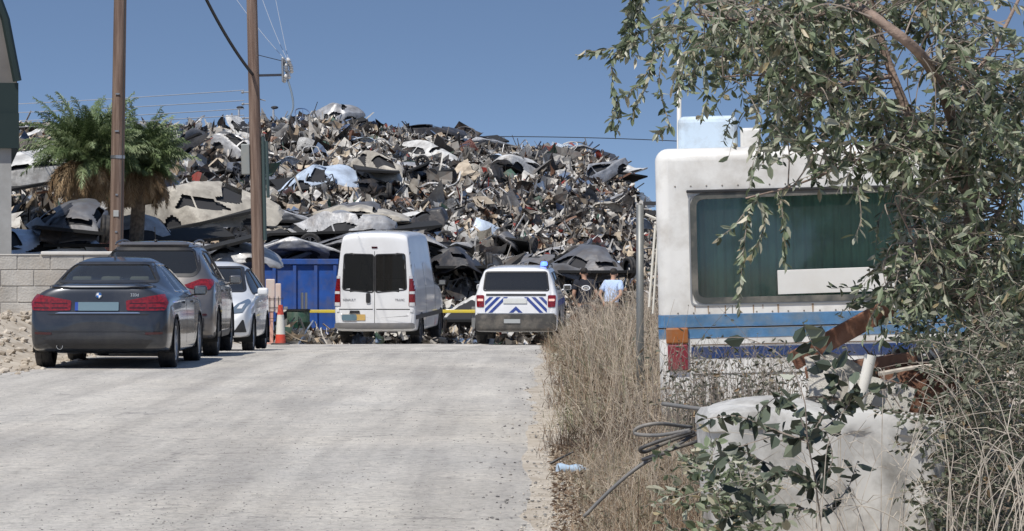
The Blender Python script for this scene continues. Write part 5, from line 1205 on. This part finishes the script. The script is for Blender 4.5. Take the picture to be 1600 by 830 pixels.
tb = at(1552, 400, TD); tb.z = gz(tb.x, TD)-.05
T = thing('eucalyptus_tree', 'grey-green eucalyptus hanging over the caravan from the right', 'tree', tb)
tl_ = lambda px, py, D_=TD: at(px, py, D_)-tb
limbs = []
def limb(pts, r0, r1):
    c_ = bez([tl_(*q) for q in pts], 8); limbs.append(c_); return tube(c_, r0, 10, r1)
g = [limb([(1552,870),(1545,700),(1528,520),(1518,400),(1510,290),(1480,165,18.1),(1441,90,17.3),(1378,36,17.2),(1318,-10,17.6),(1280,-90)], .046, .020)]
trunk = obj('trunk', g[0], limbm, T, smooth=True)
g = [limb([(1512,300),(1462,240),(1425,190),(1395,120),(1370,40),(1345,-60)], .034, .016), limb([(1375,35,18),(1300,20,17.8),(1220,40,17.6),(1140,30,17.5),(1070,20,17.4)], .014, .005),
     limb([(1395,120,18),(1330,130,17.8),(1270,150,17.6),(1200,120,17.5),(1130,120,17.4)], .012, .004), limb([(1425,190,18),(1380,230,17.7),(1310,262,17.5),(1240,290,17.3),(1165,310,17.2)], .009, .004),
     limb([(1478,170,18),(1520,120,18.2),(1560,60,18.4),(1600,-20,18.6)], .018, .008), limb([(1518,400,18),(1560,330,18.2),(1600,260,18.4),(1640,200,18.5)], .016, .006), limb([(1455,-60,18.2),(1452,0,18.2),(1448,60,18.2)], .014, .012),
     limb([(1528,520,18),(1470,450,17.7),(1430,380,17.6),(1400,320,17.5)], .010, .004), limb([(1545,700,18),(1500,600,17.8),(1450,540,17.7)], .009, .004)]
obj('limbs', join(*g), limbm, T, smooth=True)
fol = Foliage(); LP = [p for c_ in limbs for p in c_]
def blob(cx_, cy_, rx, ry, n, D0=17.2, D1=18.8, L=(.18,.42), nl=(15,24), size=.064, skip=None, connect=.5):
    for _ in range(int(n*.66)):
        a_ = rnd.uniform(0, 2*PI); r_ = math.sqrt(rnd.random()); px, py = cx_+rx*r_*math.cos(a_), cy_+ry*r_*math.sin(a_)
        if skip and any((px-x)**2/w_**2+(py-y)**2/h__**2 < 1 for x, y, w_, h__ in skip): continue
        q = tl_(px, py-35, rnd.uniform(D0, D1)); d = Vector((rnd.gauss(0,.6), rnd.gauss(0,.6), rnd.uniform(-.7,.3)))
        pts = fol.spray(q, d, rnd.uniform(*L), rnd.uniform(.5,1.6), rnd.randint(*nl), size)
        if rnd.random() < .75:
            nb = min(LP, key=lambda p: (p-q).length+rnd.random()*.25)
            if (nb-q).length < 1.1: m_ = nb.lerp(q, .5)+Vector((rnd.gauss(0,.05), rnd.gauss(0,.05), .06)); fol.tw.append(tube(bez([nb, m_, q], 4), .005, 3, .0025, cap=False))
holes = [(1432,130,50,85),(1412,70,40,34),(1590,45,55,60),(1405,165,26,50),(1535,355,38,50),(1330,255,30,30),(1480,300,22,26),(1250,130,20,24),(1500,110,20,26),(1330,95,16,26),(1395,330,30,26),(1180,130,18,22)]
blob(1120,60,70,62,75,skip=holes); blob(1200,70,90,90,140,skip=holes); blob(1300,60,90,80,130,skip=holes); blob(1400,20,80,55,70,skip=holes); blob(1500,40,60,70,60,skip=holes)
blob(1540,150,75,75,100,skip=holes); blob(1290,200,90,70,110,skip=holes); blob(1210,185,60,50,45); blob(1390,240,80,50,90,skip=holes); blob(1500,250,90,60,110,skip=holes); blob(1585,230,40,120,60)
blob(1570,340,50,90,95,skip=holes); blob(1440,350,60,80,85,skip=holes); blob(1500,440,80,70,120,skip=holes); blob(1420,460,50,50,70); blob(1580,470,40,90,100); blob(1560,560,60,60,60); blob(1350,285,50,22,16)
def hang(pts, n, size=.05, r=.003, spread=.7): fol.path(bez([tl_(*q) for q in pts], 6), int(n*1.5), size*1.22, r, spread)
hang([(1090,-20,17.3),(1040,-5,17.3),(1005,-10,17.2),(985,30,17.2),(985,70,17.2)], 60, .045)
for dx in (-14,-6,4,14): hang([(1000+dx,-30,17.2),(992+dx*.7,15,17.2),(984+dx*.6,55,17.2),(978+dx,90,17.2)], 30, .045)
hang([(1066,42,17.3),(1030,42,17.3),(1000,52,17.2),(975,72,17.2),(940,78,17.2),(903,86,17.2)], 34, .045, spread=.5); hang([(1000,60,17.2),(960,84,17.2),(915,78,17.2)], 20, .04, spread=.5)
hang([(985,65,17.2),(958,92,17.2),(957,130,17.2),(962,165,17.2),(952,200,17.2)], 60, .040, spread=.55); hang([(960,140,17.2),(968,175,17.2),(962,208,17.2)], 24, .036, spread=.5)
hang([(1060,60,17.3),(1030,70,17.3),(1018,100,17.2),(1008,140,17.2),(985,185,17.2)], 52, .045); hang([(1040,70,17.3),(1030,120,17.2),(1035,160,17.2),(1045,195,17.2),(1025,208,17.2)], 44, .04); hang([(1020,95,17.2),(1000,130,17.2),(975,150,17.2)], 26, .045)
hang([(1075,80,17.3),(1062,120,17.3),(1060,165,17.3)], 30, .045); hang([(1100,100,17.3),(1105,150,17.3),(1095,185,17.3)], 30, .05)
hang([(1185,302,17.2),(1170,330,17.2),(1163,380,17.15),(1158,430,17.1),(1154,486,17.1)], 70, .042, spread=.45); hang([(1180,310,17.2),(1195,335,17.2),(1188,370,17.15),(1172,400,17.1)], 30, .045, spread=.45); hang([(1165,330,17.2),(1145,355,17.2),(1122,372,17.2)], 12, .045, spread=.5)
hang([(1215,300,17.3),(1222,330,17.2),(1225,365,17.2),(1226,412,17.2)], 38, .042, spread=.45); hang([(1300,262,17.3),(1240,285,17.3),(1215,300,17.3)], 14, .045); hang([(1150,170,17.3),(1140,190,17.3),(1130,222,17.3)], 20, .03)
hang([(1290,250,17.3),(1265,235,17.2),(1225,245,17.2),(1200,260,17.2)], 14, .05); hang([(1340,290,17.3),(1345,340,17.3),(1335,372,17.2)], 14, .05)
lv = fol.leaves(wid=.36); obj('crown', lv[:2], leafm, T, attr=lv[2]); obj('twigs', join(*fol.tw), twigm, T)

def shrub(name, lab, px, D_, fn, mat=leafm, wid=.36, cat_='shrub', group=None):
    b_ = at(px, 400, D_); b_.z = gz(b_.x, D_)-.03; t = thing(name, lab, cat_, b_, group=group); f = Foliage(); fn(f, lambda x, y, d=D_: at(x, y, d)-b_)
    if f.P: l_ = f.leaves(wid=wid); obj('leaves', l_[:2], mat, t, attr=l_[2])
    if f.tw: obj('stems', join(*f.tw), f.tm if hasattr(f, 'tm') else twigm, t)
    return t
darkleaf = rampm('dark_broad_leaf', [(0,(.020,.026,.020)),(.45,(.045,.060,.040)),(.75,(.13,.155,.105)),(1,(.20,.22,.15))], .4, transl=.12)
greyleaf = rampm('grey_green_leaf', [(0,(.05,.055,.038)),(.4,(.11,.12,.085)),(.75,(.20,.20,.15)),(.9,(.30,.26,.18)),(1,(.30,.19,.10))], .6, transl=.15)
def f1(f, q):
    base = q(1290, 880)
    for pts, n_, sz_ in ((((1290,880),(1275,760),(1262,690),(1255,620),(1225,560),(1170,530),(1120,528)), 16, .06), (((1400,588),(1340,625),(1270,660),(1180,690),(1100,715)), 30, .065), (((1262,690),(1290,640),(1310,590),(1270,540),(1255,505)), 44, .07),
                         (((1262,690),(1200,668),(1150,650),(1100,655)), 34, .068), (((1262,690),(1245,640),(1215,620),(1175,655)), 30, .07), (((1262,690),(1320,640),(1335,600)), 30, .07), (((1275,760),(1230,735),(1180,760),(1120,770)), 44, .06), (((1275,760),(1300,720),(1290,670)), 30, .06),
                         (((1275,760),(1190,720),(1140,700),(1110,740)), 40, .06), (((1280,800),(1200,790),(1130,810)), 44, .058), (((1280,800),(1320,770),(1340,720)), 20, .055)):
        f.path(bez([q(x, y, 14.6+.25*math.sin(x)) for x, y in pts], 6), int(n_*1.1), sz_*1.12, .0045, .75)
shrub('shrub', 'young shrub with broad dark leaves in front of the white tank', 1290, 14.6, f1, darkleaf, .55)
def f2(f, q):
    for _ in range(520):
        px, py = rnd.gauss(1535, 52), rnd.uniform(520, 880); f.spray(q(px, py, rnd.uniform(15.3,17.2)), (rnd.gauss(0,.6), rnd.gauss(0,.5), rnd.uniform(-.3,.8)), rnd.uniform(.15,.35), rnd.uniform(0,.8), rnd.randint(9,16), .036)
    for _ in range(40):
        a_ = rnd.gauss(1530, 30); f.tw.append(tube(bez([q(a_, 900), q(a_+rnd.gauss(0,25), 760), q(a_+rnd.gauss(0,60), 600)], 5), .006, 4, .003, cap=False))
shrub('shrub', 'dense grey-green bush filling the lower right corner', 1540, 16.8, f2, rampm('bush_leaf', [(0,(.035,.045,.028)),(.4,(.085,.10,.06)),(.75,(.17,.18,.125)),(.93,(.27,.27,.20)),(1,(.25,.17,.09))], .55, transl=.15), .5)
def f3(f, q):
    for px0, a0_, n_ in ((1110, 830, 40), (1160, 790, 40), (1090, 760, 30)):
        for _ in range(n_): f.spray(q(px0+rnd.gauss(0,28), a0_+rnd.gauss(0,35), rnd.uniform(15.6,16.3)), (rnd.gauss(0,.6), rnd.gauss(0,.6), rnd.uniform(-.1,.9)), rnd.uniform(.08,.2), .4, rnd.randint(6,11), .05)
shrub('shrub', 'low green weed bush at the foot of the white tank', 1120, 16.0, f3, leafm, .5)
def f5(f, q):
    f.tm = pm('pale_dead_twig', (.46,.41,.34), .9, var=.3, vs=20)
    for _ in range(62):
        a_ = rnd.uniform(1270, 1640); w_ = rnd.gauss(0, 90); h__ = rnd.uniform(90, 330); y0 = rnd.uniform(840, 900); d_ = rnd.uniform(14.2, 15.8)
        c_ = bez([q(a_, y0, d_), q(a_+w_*.3, y0-h__*.5, d_), q(a_+w_, y0-h__*.9, d_), q(a_+w_*1.9+rnd.gauss(0,20), y0-h__*(1 if rnd.random() < .5 else .7), d_)], 6); f.tw.append(tube(c_, rnd.uniform(.0016,.0042), 4, .001, cap=False))
        for k in range(3):
            i = rnd.randint(6, len(c_)-2); e_ = c_[i]+Vector((rnd.gauss(0,.09), rnd.gauss(0,.05), rnd.uniform(-.02,.14))); f.tw.append(tube([c_[i], c_[i].lerp(e_, .5)+Vector((0,0,.015)), e_], .0022, 3, .001, cap=False))
shrub('dry_bush', 'tangle of bare pale twigs in front of the tank and the junk', 1420, 15, f5)
def f6(f, q):
    for _ in range(430):
        a_ = rnd.choice([1065,1090,1120,1150,1200,1250,1310,1190])+rnd.gauss(0,18); y0 = 690; d_ = rnd.uniform(20.5, 23); h__ = rnd.uniform(50, 165)*(1 if rnd.random() < .93 else 1.35)
        f.path(bez([q(a_, y0, d_), q(a_+rnd.gauss(0,10), y0-h__*.6, d_), q(a_+rnd.gauss(0,22), y0-h__, d_)], 4), rnd.randint(4,12), .035, .0025, .6)
shrub('weed_clump', 'half dead grey weeds growing against the lower edge of the caravan', 1200, 22, f6, greyleaf, .35, 'weeds')

# ---------------------------------------------------------------- tank, pipes and junk on the verge
tkm = pm('tank_white', (.54,.53,.50), .55, coat=.05, dirt=(.17,.155,.13), dirtk=.9, dscale=5, var=.06)
D3 = 17.0; k3 = D3/F; ox = (1278-850)*k3; oz = gz(ox, D3)-.05; TX = lambda px: (px-1278)*k3; TZ = lambda py: EYE-(py-400)*k3-oz
tk = thing('plastic_tank', 'weathered white plastic tank lying under the dark-leaved shrub', 'tank', (ox, D3, oz), (0,.02,.04))
def rr_ring(hx, hy, r, z, n=8, fl=0):
    out = []
    for cx_, cy_, a0_ in ((hx-r, hy-r, 0), (-hx+r, hy-r, PI/2), (-hx+r, -hy+r, PI), (hx-r, -hy+r, 1.5*PI)):
        for i in range(n+1): a_ = a0_+PI/2*i/n; out.append((cx_+r*math.cos(a_), cy_+r*math.sin(a_), z))
    if fl:
        P_ = []; n_ = len(out)
        for i in range(n_):
            a, b = Vector(out[i]), Vector(out[(i+1) % n_]); m_ = max(1, int((b-a).length/.03))
            for k in range(m_): P_.append(tuple(a.lerp(b, k/m_)))
        out = P_
    return out
hx = (1470-1086)/2*k3; rings = []; H = TZ(655)
for z, sc in ((0,.90),(.05,.93),(H*.5,.955),(H-.10,.975),(H-.06,.98),(H-.05,.99),(H-.015,.99),(H+.01,.97),(H+.03,.95),(H+.05,.80),(H+.06,.5)):
    R_ = rr_ring(hx*sc, .38*sc, .12, z, 6, 1)
    if z < H-.055: R_ = [(x*(1+.012*math.sin(x*26)) , y*(1+.03*math.sin(x*26+1)), zz_) for x, y, zz_ in R_]
    rings.append(R_)
n_ = min(len(r_) for r_ in rings); V_, F_ = [], []
def resamp(R_, n_):
    P_ = [Vector(p) for p in R_]+[Vector(R_[0])]; L_ = [0]
    for a, b in zip(P_, P_[1:]): L_.append(L_[-1]+(b-a).length)
    out = []; j = 0
    for i in range(n_):
        t_ = L_[-1]*i/n_
        while L_[j+1] < t_: j += 1
        out.append(tuple(P_[j].lerp(P_[j+1], (t_-L_[j])/(L_[j+1]-L_[j]))))
    return out
for R_ in rings: V_ += [tuple(Vector(p_)+noise.noise_vector(Vector(p_)*2.6)*.035) for p_ in resamp(R_, 96)]
for j in range(len(rings)-1):
    for i in range(96): F_.append((j*96+i, j*96+(i+1)%96, (j+1)*96+(i+1)%96, (j+1)*96+i))
F_.append(tuple((len(rings)-1)*96+i for i in range(96)))
obj('tank_body', (V_, F_), tkm, tk, smooth=True, autosmooth=35)
obj('lid_hump', bendg(mv(ellipsoid((0,0,0), (.30,.26,.055), 28, 12), (-.25, .0, H+.035)), .05, 4), tkm, tk, smooth=True)
pipem = pm('black_conduit', (.05,.05,.052), .6, dirt=DUST, dirtk=.6, dscale=6); greyp = pm('grey_conduit', (.13,.13,.13), .6, dirt=DUST, dirtk=.5, dscale=6)
AP = lambda px, py, D_=17.6: at(px, py, D_)
for i, (pts, r, m, lab) in enumerate((([(1080,668,17.8),(1030,662),(998,668,17.6),(994,678),(1030,680,17.5),(1078,672,17.4)], .010, greyp, 'topmost grey conduit of the looped bundle left of the tank'),
        ([(1085,676,17.7),(1045,690),(1008,706,17.5),(1003,700,17.4),(1040,686,17.4),(1080,674,17.3)], .010, pipem, 'black conduit looped just under the topmost one left of the tank'),
        ([(1090,690,17.6),(1050,702,17.5),(1005,718,17.4),(1040,708,17.3)], .010, pipem, 'lowest black conduit of the bundle left of the tank'),
        ([(1100,670,17.8),(1050,700,17.6),(1000,728,17.5),(955,765,17.5),(912,808,17.5)], .010, greyp, 'long grey conduit slanting down left through the dry grass'),
        ([(1035,631,18.5),(1100,640,18.3)], .012, greyp, 'straight grey pole pointing left above the conduit bundle'))):
    pp = [AP(*q) for q in pts]
    o = obj('conduit', tube(bez(pp, 8), r, 8), m, smooth=True); tag(o, lab, 'conduit', 'conduits left of the tank')
# junk pile behind the tank
V_, F_ = [], []; G_ = 40
for j in range(G_+1):
    for i in range(G_+1):
        x = 1.25+1.5*i/G_; y = 17.7+2.2*j/G_; e_ = math.sin(PI*i/G_)**.6*math.sin(PI*j/G_)**.6 if 0 < i < G_ and 0 < j < G_ else 0
        V_.append((x, y, gz(x, y)-.05+.80*e_+.10*e_*n3(x*4, y*4, 1)))
for j in range(G_):
    for i in range(G_): F_.append((j*(G_+1)+i, j*(G_+1)+i+1, (j+1)*(G_+1)+i+1, (j+1)*(G_+1)+i))
rp = tag(obj('rubbish_pile', (V_, F_), pm('pile_earth', (.22,.17,.125), .95, var=.4, vs=8, bump=.8, bs=18), smooth=True), 'pile of earth and rubbish behind the white tank', 'rubbish', kind='stuff')
Pp = []
for _ in range(500):
    i, j = rnd.uniform(.06,.94), rnd.uniform(.05,.8); x, y = 1.25+1.5*i, 17.7+2.2*j; e_ = (math.sin(PI*i)*math.sin(PI*j))**.6; Pp.append((x, y, gz(x, y)-.02+.80*e_))
Pp = np.array(Pp); v, f, a = cat(sheets(Pp, rng.uniform(.02, .08, len(Pp))), rods(Pp, rng.uniform(.04,.16,len(Pp)), rng.uniform(.002,.007,len(Pp))))
obj('debris', (v, f), rampm('pile_debris', [(0,(.10,.07,.05)),(.3,(.24,.17,.12)),(.6,(.36,.31,.25)),(.85,(.55,.52,.46)),(1,(.16,.18,.12))], .8), rp, attr=a)
def loose(name, g, m, loc, rot, lab, cat_, smooth=False, group=None):
    o = obj(name, g, m, smooth=smooth, autosmooth=35 if smooth else None); o.location = loc; o.rotation_euler = rot; return tag(o, lab, cat_, group)
rust = pm('rust_brown', (.19,.085,.05), .9, var=.4, vs=8, bump=.4, bs=30, dirt=(.30,.20,.14), dirtk=.6, dscale=5); brd = pm('brown_board', (.24,.13,.085), .8, var=.25, vs=6, bump=.3, bs=30)
loose('board', box(-.30,.30,-.015,.015,-.05,.05,.004), rust, at(1315, 522, 17.9), (.1,-.50,.1), 'red-brown wooden board slanting up right in front of the caravan stripes', 'board')
loose('board', box(-.30,.30,-.02,.02,-.03,.03,.004), brd, at(1345, 570, 18.1), (.1,-.15,-.1), 'brown plank lying nearly level just below the slanting board', 'board')
loose('plastic_pipe', tube([(0,0,-.17),(0,0,.17)], .030, 14), whp, at(1349, 605, 17.5), (0,.22,0), 'longer white pipe leaning upright on the rubbish behind the tank', 'pipe', True, 'two white pipes')
loose('plastic_pipe', tube([(0,0,-.12),(0,0,.12)], .022, 14), whp, at(1331, 625, 17.5), (0,.06,0), 'shorter white pipe standing just left of the longer one', 'pipe', True, 'two white pipes')
pg = gridsheet(.34, .26, 8, .02); loose('perforated_panel', pg, whp, at(1370, 628, 17.6), (1.2,.25,-.3), 'curved off-white panel with a dotted face right of the white pipes', 'panel', True)
hs = join(*[lathe([(0,0),(.006,0),(.006,.004),(0,.004)], 8) if False else mv(lathe([(0,0),(.006,0)], 8), (x, y, .018-.02*((x/.34)**2*4)+.0)) for x in np.linspace(-.12,.12,6) for y in np.linspace(-.09,.09,4)])
ho = obj('holes', hs, blackp, bpy.data.objects['perforated_panel']); ho.location.z = .006
loose('crumpled_sheet', bendg(gridsheet(.36, .34, 14, .05), .12, 3), whp, at(1312, 575, 17.8), (1.0,.3,.2), 'crumpled off-white sheet below the slanting board', 'sheet', True)
loose('rusty_drum', lathe([(0,-.30),(.20,-.30),(.205,-.28),(.2,-.1),(.207,-.09),(.2,-.08),(.2,.1),(.207,.11),(.2,.12),(.205,.29),(.2,.30),(0,.30)], 28, 'x'), rust, at(1470, 625, 18.2), (.1,.05,.15), 'rusty brown drum lying on its side right of the pipes', 'drum', True)
loose('rusty_sheet', bendg(gridsheet(.55, .3, 10, .06), .06, 5), rust, at(1450, 600, 17.75), (1.1,-.1,.1), 'rusty curved metal sheet leaning in front of the drum', 'metal sheet', True)
loose('white_bottle', lathe([(0,-.06),(.045,-.06),(.05,-.04),(.05,.03),(.02,.06),(.018,.08),(0,.08)], 18), whp, at(1472, 545, 18.0), (.3,.8,.2), 'dirty white plastic canister on top of the rubbish, among leaves', 'canister', True)
loose('dead_branch', tube(bez([(-.35,0,-.02),(-.1,.02,.02),(.2,0,.03),(.65,.05,-.02)], 8), .012, 7, .006), MATS['pale_dead_twig'], at(1480, 578, 17.2), (0,0,0), 'long pale dead branch lying level over the rubbish', 'branch', True)
# litter at the road edge
loose('crushed_bottle', bendg(lathe([(0,-.10),(.035,-.10),(.04,-.08),(.028,-.02),(.04,.03),(.035,.07),(.014,.10),(.014,.12),(0,.12)], 18, 'x'), .03, 2), pm('pale_blue_plastic', (.42,.54,.66), .25, coat=.5), at(895, 738, 22.8)+Vector((0,0,.01)), (0,.05,.3), 'crushed pale blue plastic bottle at the road edge', 'bottle', True)
loose('black_stick', tube(bez([(-.08,0,0),(-.02,.01,.03),(.08,0,.08)], 5), .012, 6, .006), blackp, at(878, 722, 23.3)+Vector((0,0,-.01)), (0,0,0), 'short charred stick beside the crushed bottle', 'stick', True)

# ---------------------------------------------------------------- dry grass along the verge
def blades(P, h, lean, wid, seg=3):
    N_ = len(P); az = rng.uniform(0, 2*PI, N_); dx = np.cos(az)*lean; dy = np.sin(az)*lean; a2 = rng.uniform(0, 2*PI, N_); wx = np.cos(a2)*wid; wy = np.sin(a2)*wid; V_ = []
    for i in range(seg+1):
        t_ = i/seg; w_ = 1-t_*.85; cx_ = P[:,0]+dx*t_**1.8*h; cy_ = P[:,1]+dy*t_**1.8*h; cz_ = P[:,2]+h*(t_-.35*t_**2*np.abs(lean))
        V_.append(np.stack([cx_-wx*w_, cy_-wy*w_, cz_], -1)); V_.append(np.stack([cx_+wx*w_, cy_+wy*w_, cz_], -1))
    V_ = np.stack(V_, 1); b_ = (np.arange(N_)*(2*seg+2))[:, None]; f = np.concatenate([b_+np.array([[2*i,2*i+1,2*i+3,2*i+2]]) for i in range(seg)], 1).reshape(-1, 4)
    return V_.reshape(-1, 3), f, None
P, Hh, Lr, Wd, Cl = [], [], [], [], []
def addb(x, y, h, lean, wd, col): P.append((x, y, gz(x, y)-.02)); Hh.append(h); Lr.append(lean); Wd.append(wd); Cl.append(min(1, max(0, col)))
for _ in range(4300):                                  # tufts
    y = 17.2+58*rnd.random()**1.25; x = .06+rnd.random()**1.1*(3.9 if y > 30 else 1.9); edge = sm(.0, .55, x-.12*n3(0, y, 3, .9))
    if n3(x, y, 9, 1.3) < -.12 and rnd.random() < .88: continue
    tall = sm(22.5, 29, y); hb = (.16+.22*rnd.random())*(1-tall)+(.45+.52*rnd.random())*tall; hb *= (.22+.78*edge)*(.75+.5*n3(x, y, 21, .8))
    if y < 23.5: x += .06
    if y < 26 and x > .9: hb = min(hb*1.3, .40)
    col = .52+.8*n3(x, y, 4, 1.1)+rnd.gauss(0, .24)
    for _k in range(9):
        addb(x+rnd.gauss(0,.06), y+rnd.gauss(0,.08), hb*rnd.uniform(.6,1.25), abs(rnd.gauss(.5,.55)), rnd.uniform(.002,.0045)*(1.0 if y < 35 else 1.6), col+rnd.gauss(0,.12))
for _ in range(1500):                                  # low golden tufts nearest the camera
    y = rnd.uniform(17.1, 24); x = .16+rnd.random()*1.3; hb = rnd.uniform(.07, .26)*sm(-.1,.5,x); col = rnd.gauss(.72, .12)
    for _k in range(9): addb(x+rnd.gauss(0,.05), y+rnd.gauss(0,.05), hb*rnd.uniform(.5,1.2), abs(rnd.gauss(.6,.6)), rnd.uniform(.0015,.003), col+rnd.gauss(0,.1))
v, f, _ = blades(np.array(P), np.array(Hh), np.array(Lr), np.array(Wd)); grassm = rampm('dry_grass', [(0,(.055,.04,.03)),(.25,(.15,.095,.06)),(.45,(.25,.175,.115)),(.62,(.36,.27,.185)),(.80,(.46,.39,.29)),(.92,(.55,.50,.41)),(1,(.15,.17,.09))], .85, transl=.2)
ga = np.repeat(np.array(Cl), 3); tag(obj('dry_grass', (v, f), grassm, attr=ga), 'tall dry tan grass along the right edge of the road', 'grass', kind='stuff')
tw = []
def stalks(n_, D0, D1, h0, h1):
    for _ in range(n_):
        y = rnd.uniform(D0, D1); x = .25+rnd.random()*(.9 if y < 28 else 2.6); h = rnd.uniform(h0, h1)*sm(.1,.6,x); z = gz(x, y); lx, ly = rnd.gauss(0,.18)*h, rnd.gauss(0,.18)*h; c_ = bez([Vector((x,y,z)), Vector((x+lx*.3,y+ly*.3,z+h*.5)), Vector((x+lx,y+ly,z+h))], 4)
        k_ = 1.0 if y < 35 else 1.7; tw.append(tube(c_, .0026*k_, 3, .0012*k_, cap=False))
        for k in range(rnd.randint(3,7)):
            i = rnd.randint(3, len(c_)-1); e_ = c_[i]+Vector((rnd.gauss(0,.07), rnd.gauss(0,.07), rnd.uniform(.02,.14))); tw.append(tube([c_[i], c_[i].lerp(e_,.5)+Vector((0,0,-.01)), e_], .0015*k_, 3, .0008*k_, cap=False))
stalks(620, 25, 50, .55, 1.1); stalks(200, 50, 74, .6, 1.0); stalks(160, 18.5, 26, .2, .5)
tag(obj('weed_stalks', join(*tw), pm('weed_stalk', (.40,.335,.26), .9, var=.35, vs=6)), 'thin branching dead weed stalks rising out of the dry grass', 'weeds', kind='stuff')
P0 = len(P)
f = Foliage()
for _ in range(5200):
    y = rnd.uniform(17.5, 52); x = .2+rnd.random()*(1.6 if y < 26 else 3); 
    if n3(x, y, 12, .8) < -.08: continue
    if y < 26 and x > .8 and rnd.random() < .5: continue
    f.spray((x, y, gz(x, y)), (rnd.gauss(0,.5), rnd.gauss(0,.5), 1), rnd.uniform(.1,.3)*(1 if y < 25 else 2.1)*sm(-.1,.7,x), .3, rnd.randint(7,14), .03 if y < 26 else .04)
l_ = f.leaves(wid=.35); wd_ = obj('ground_weeds', l_[:2], rampm('dry_weed_leaf', [(0,(.07,.055,.035)),(.35,(.17,.13,.085)),(.6,(.20,.20,.13)),(.85,(.33,.29,.21)),(1,(.46,.38,.27))], .8, transl=.15), attr=l_[2]); tag(wd_, 'low grey-green weeds scattered through the dry grass', 'weeds', kind='stuff'); obj('weed_stems', join(*f.tw), twigm, wd_)
# dead litter on the verge soil
Pv = np.array([(x, y, gz(x, y)+.01) for x, y in ((.07+rnd.random()**1.2*1.6, 17.2+9*rnd.random()) for _ in range(14000))])
l_ = leafmesh(Pv, rng.normal(size=(len(Pv), 3))*np.array([1,1,.25]), rng.uniform(.02,.06,len(Pv)), wid=.28); tag(obj('leaf_litter', l_[:2], grassm, attr=l_[2]*.9), 'dead leaves and straw lying on the verge', 'leaf litter', kind='stuff')
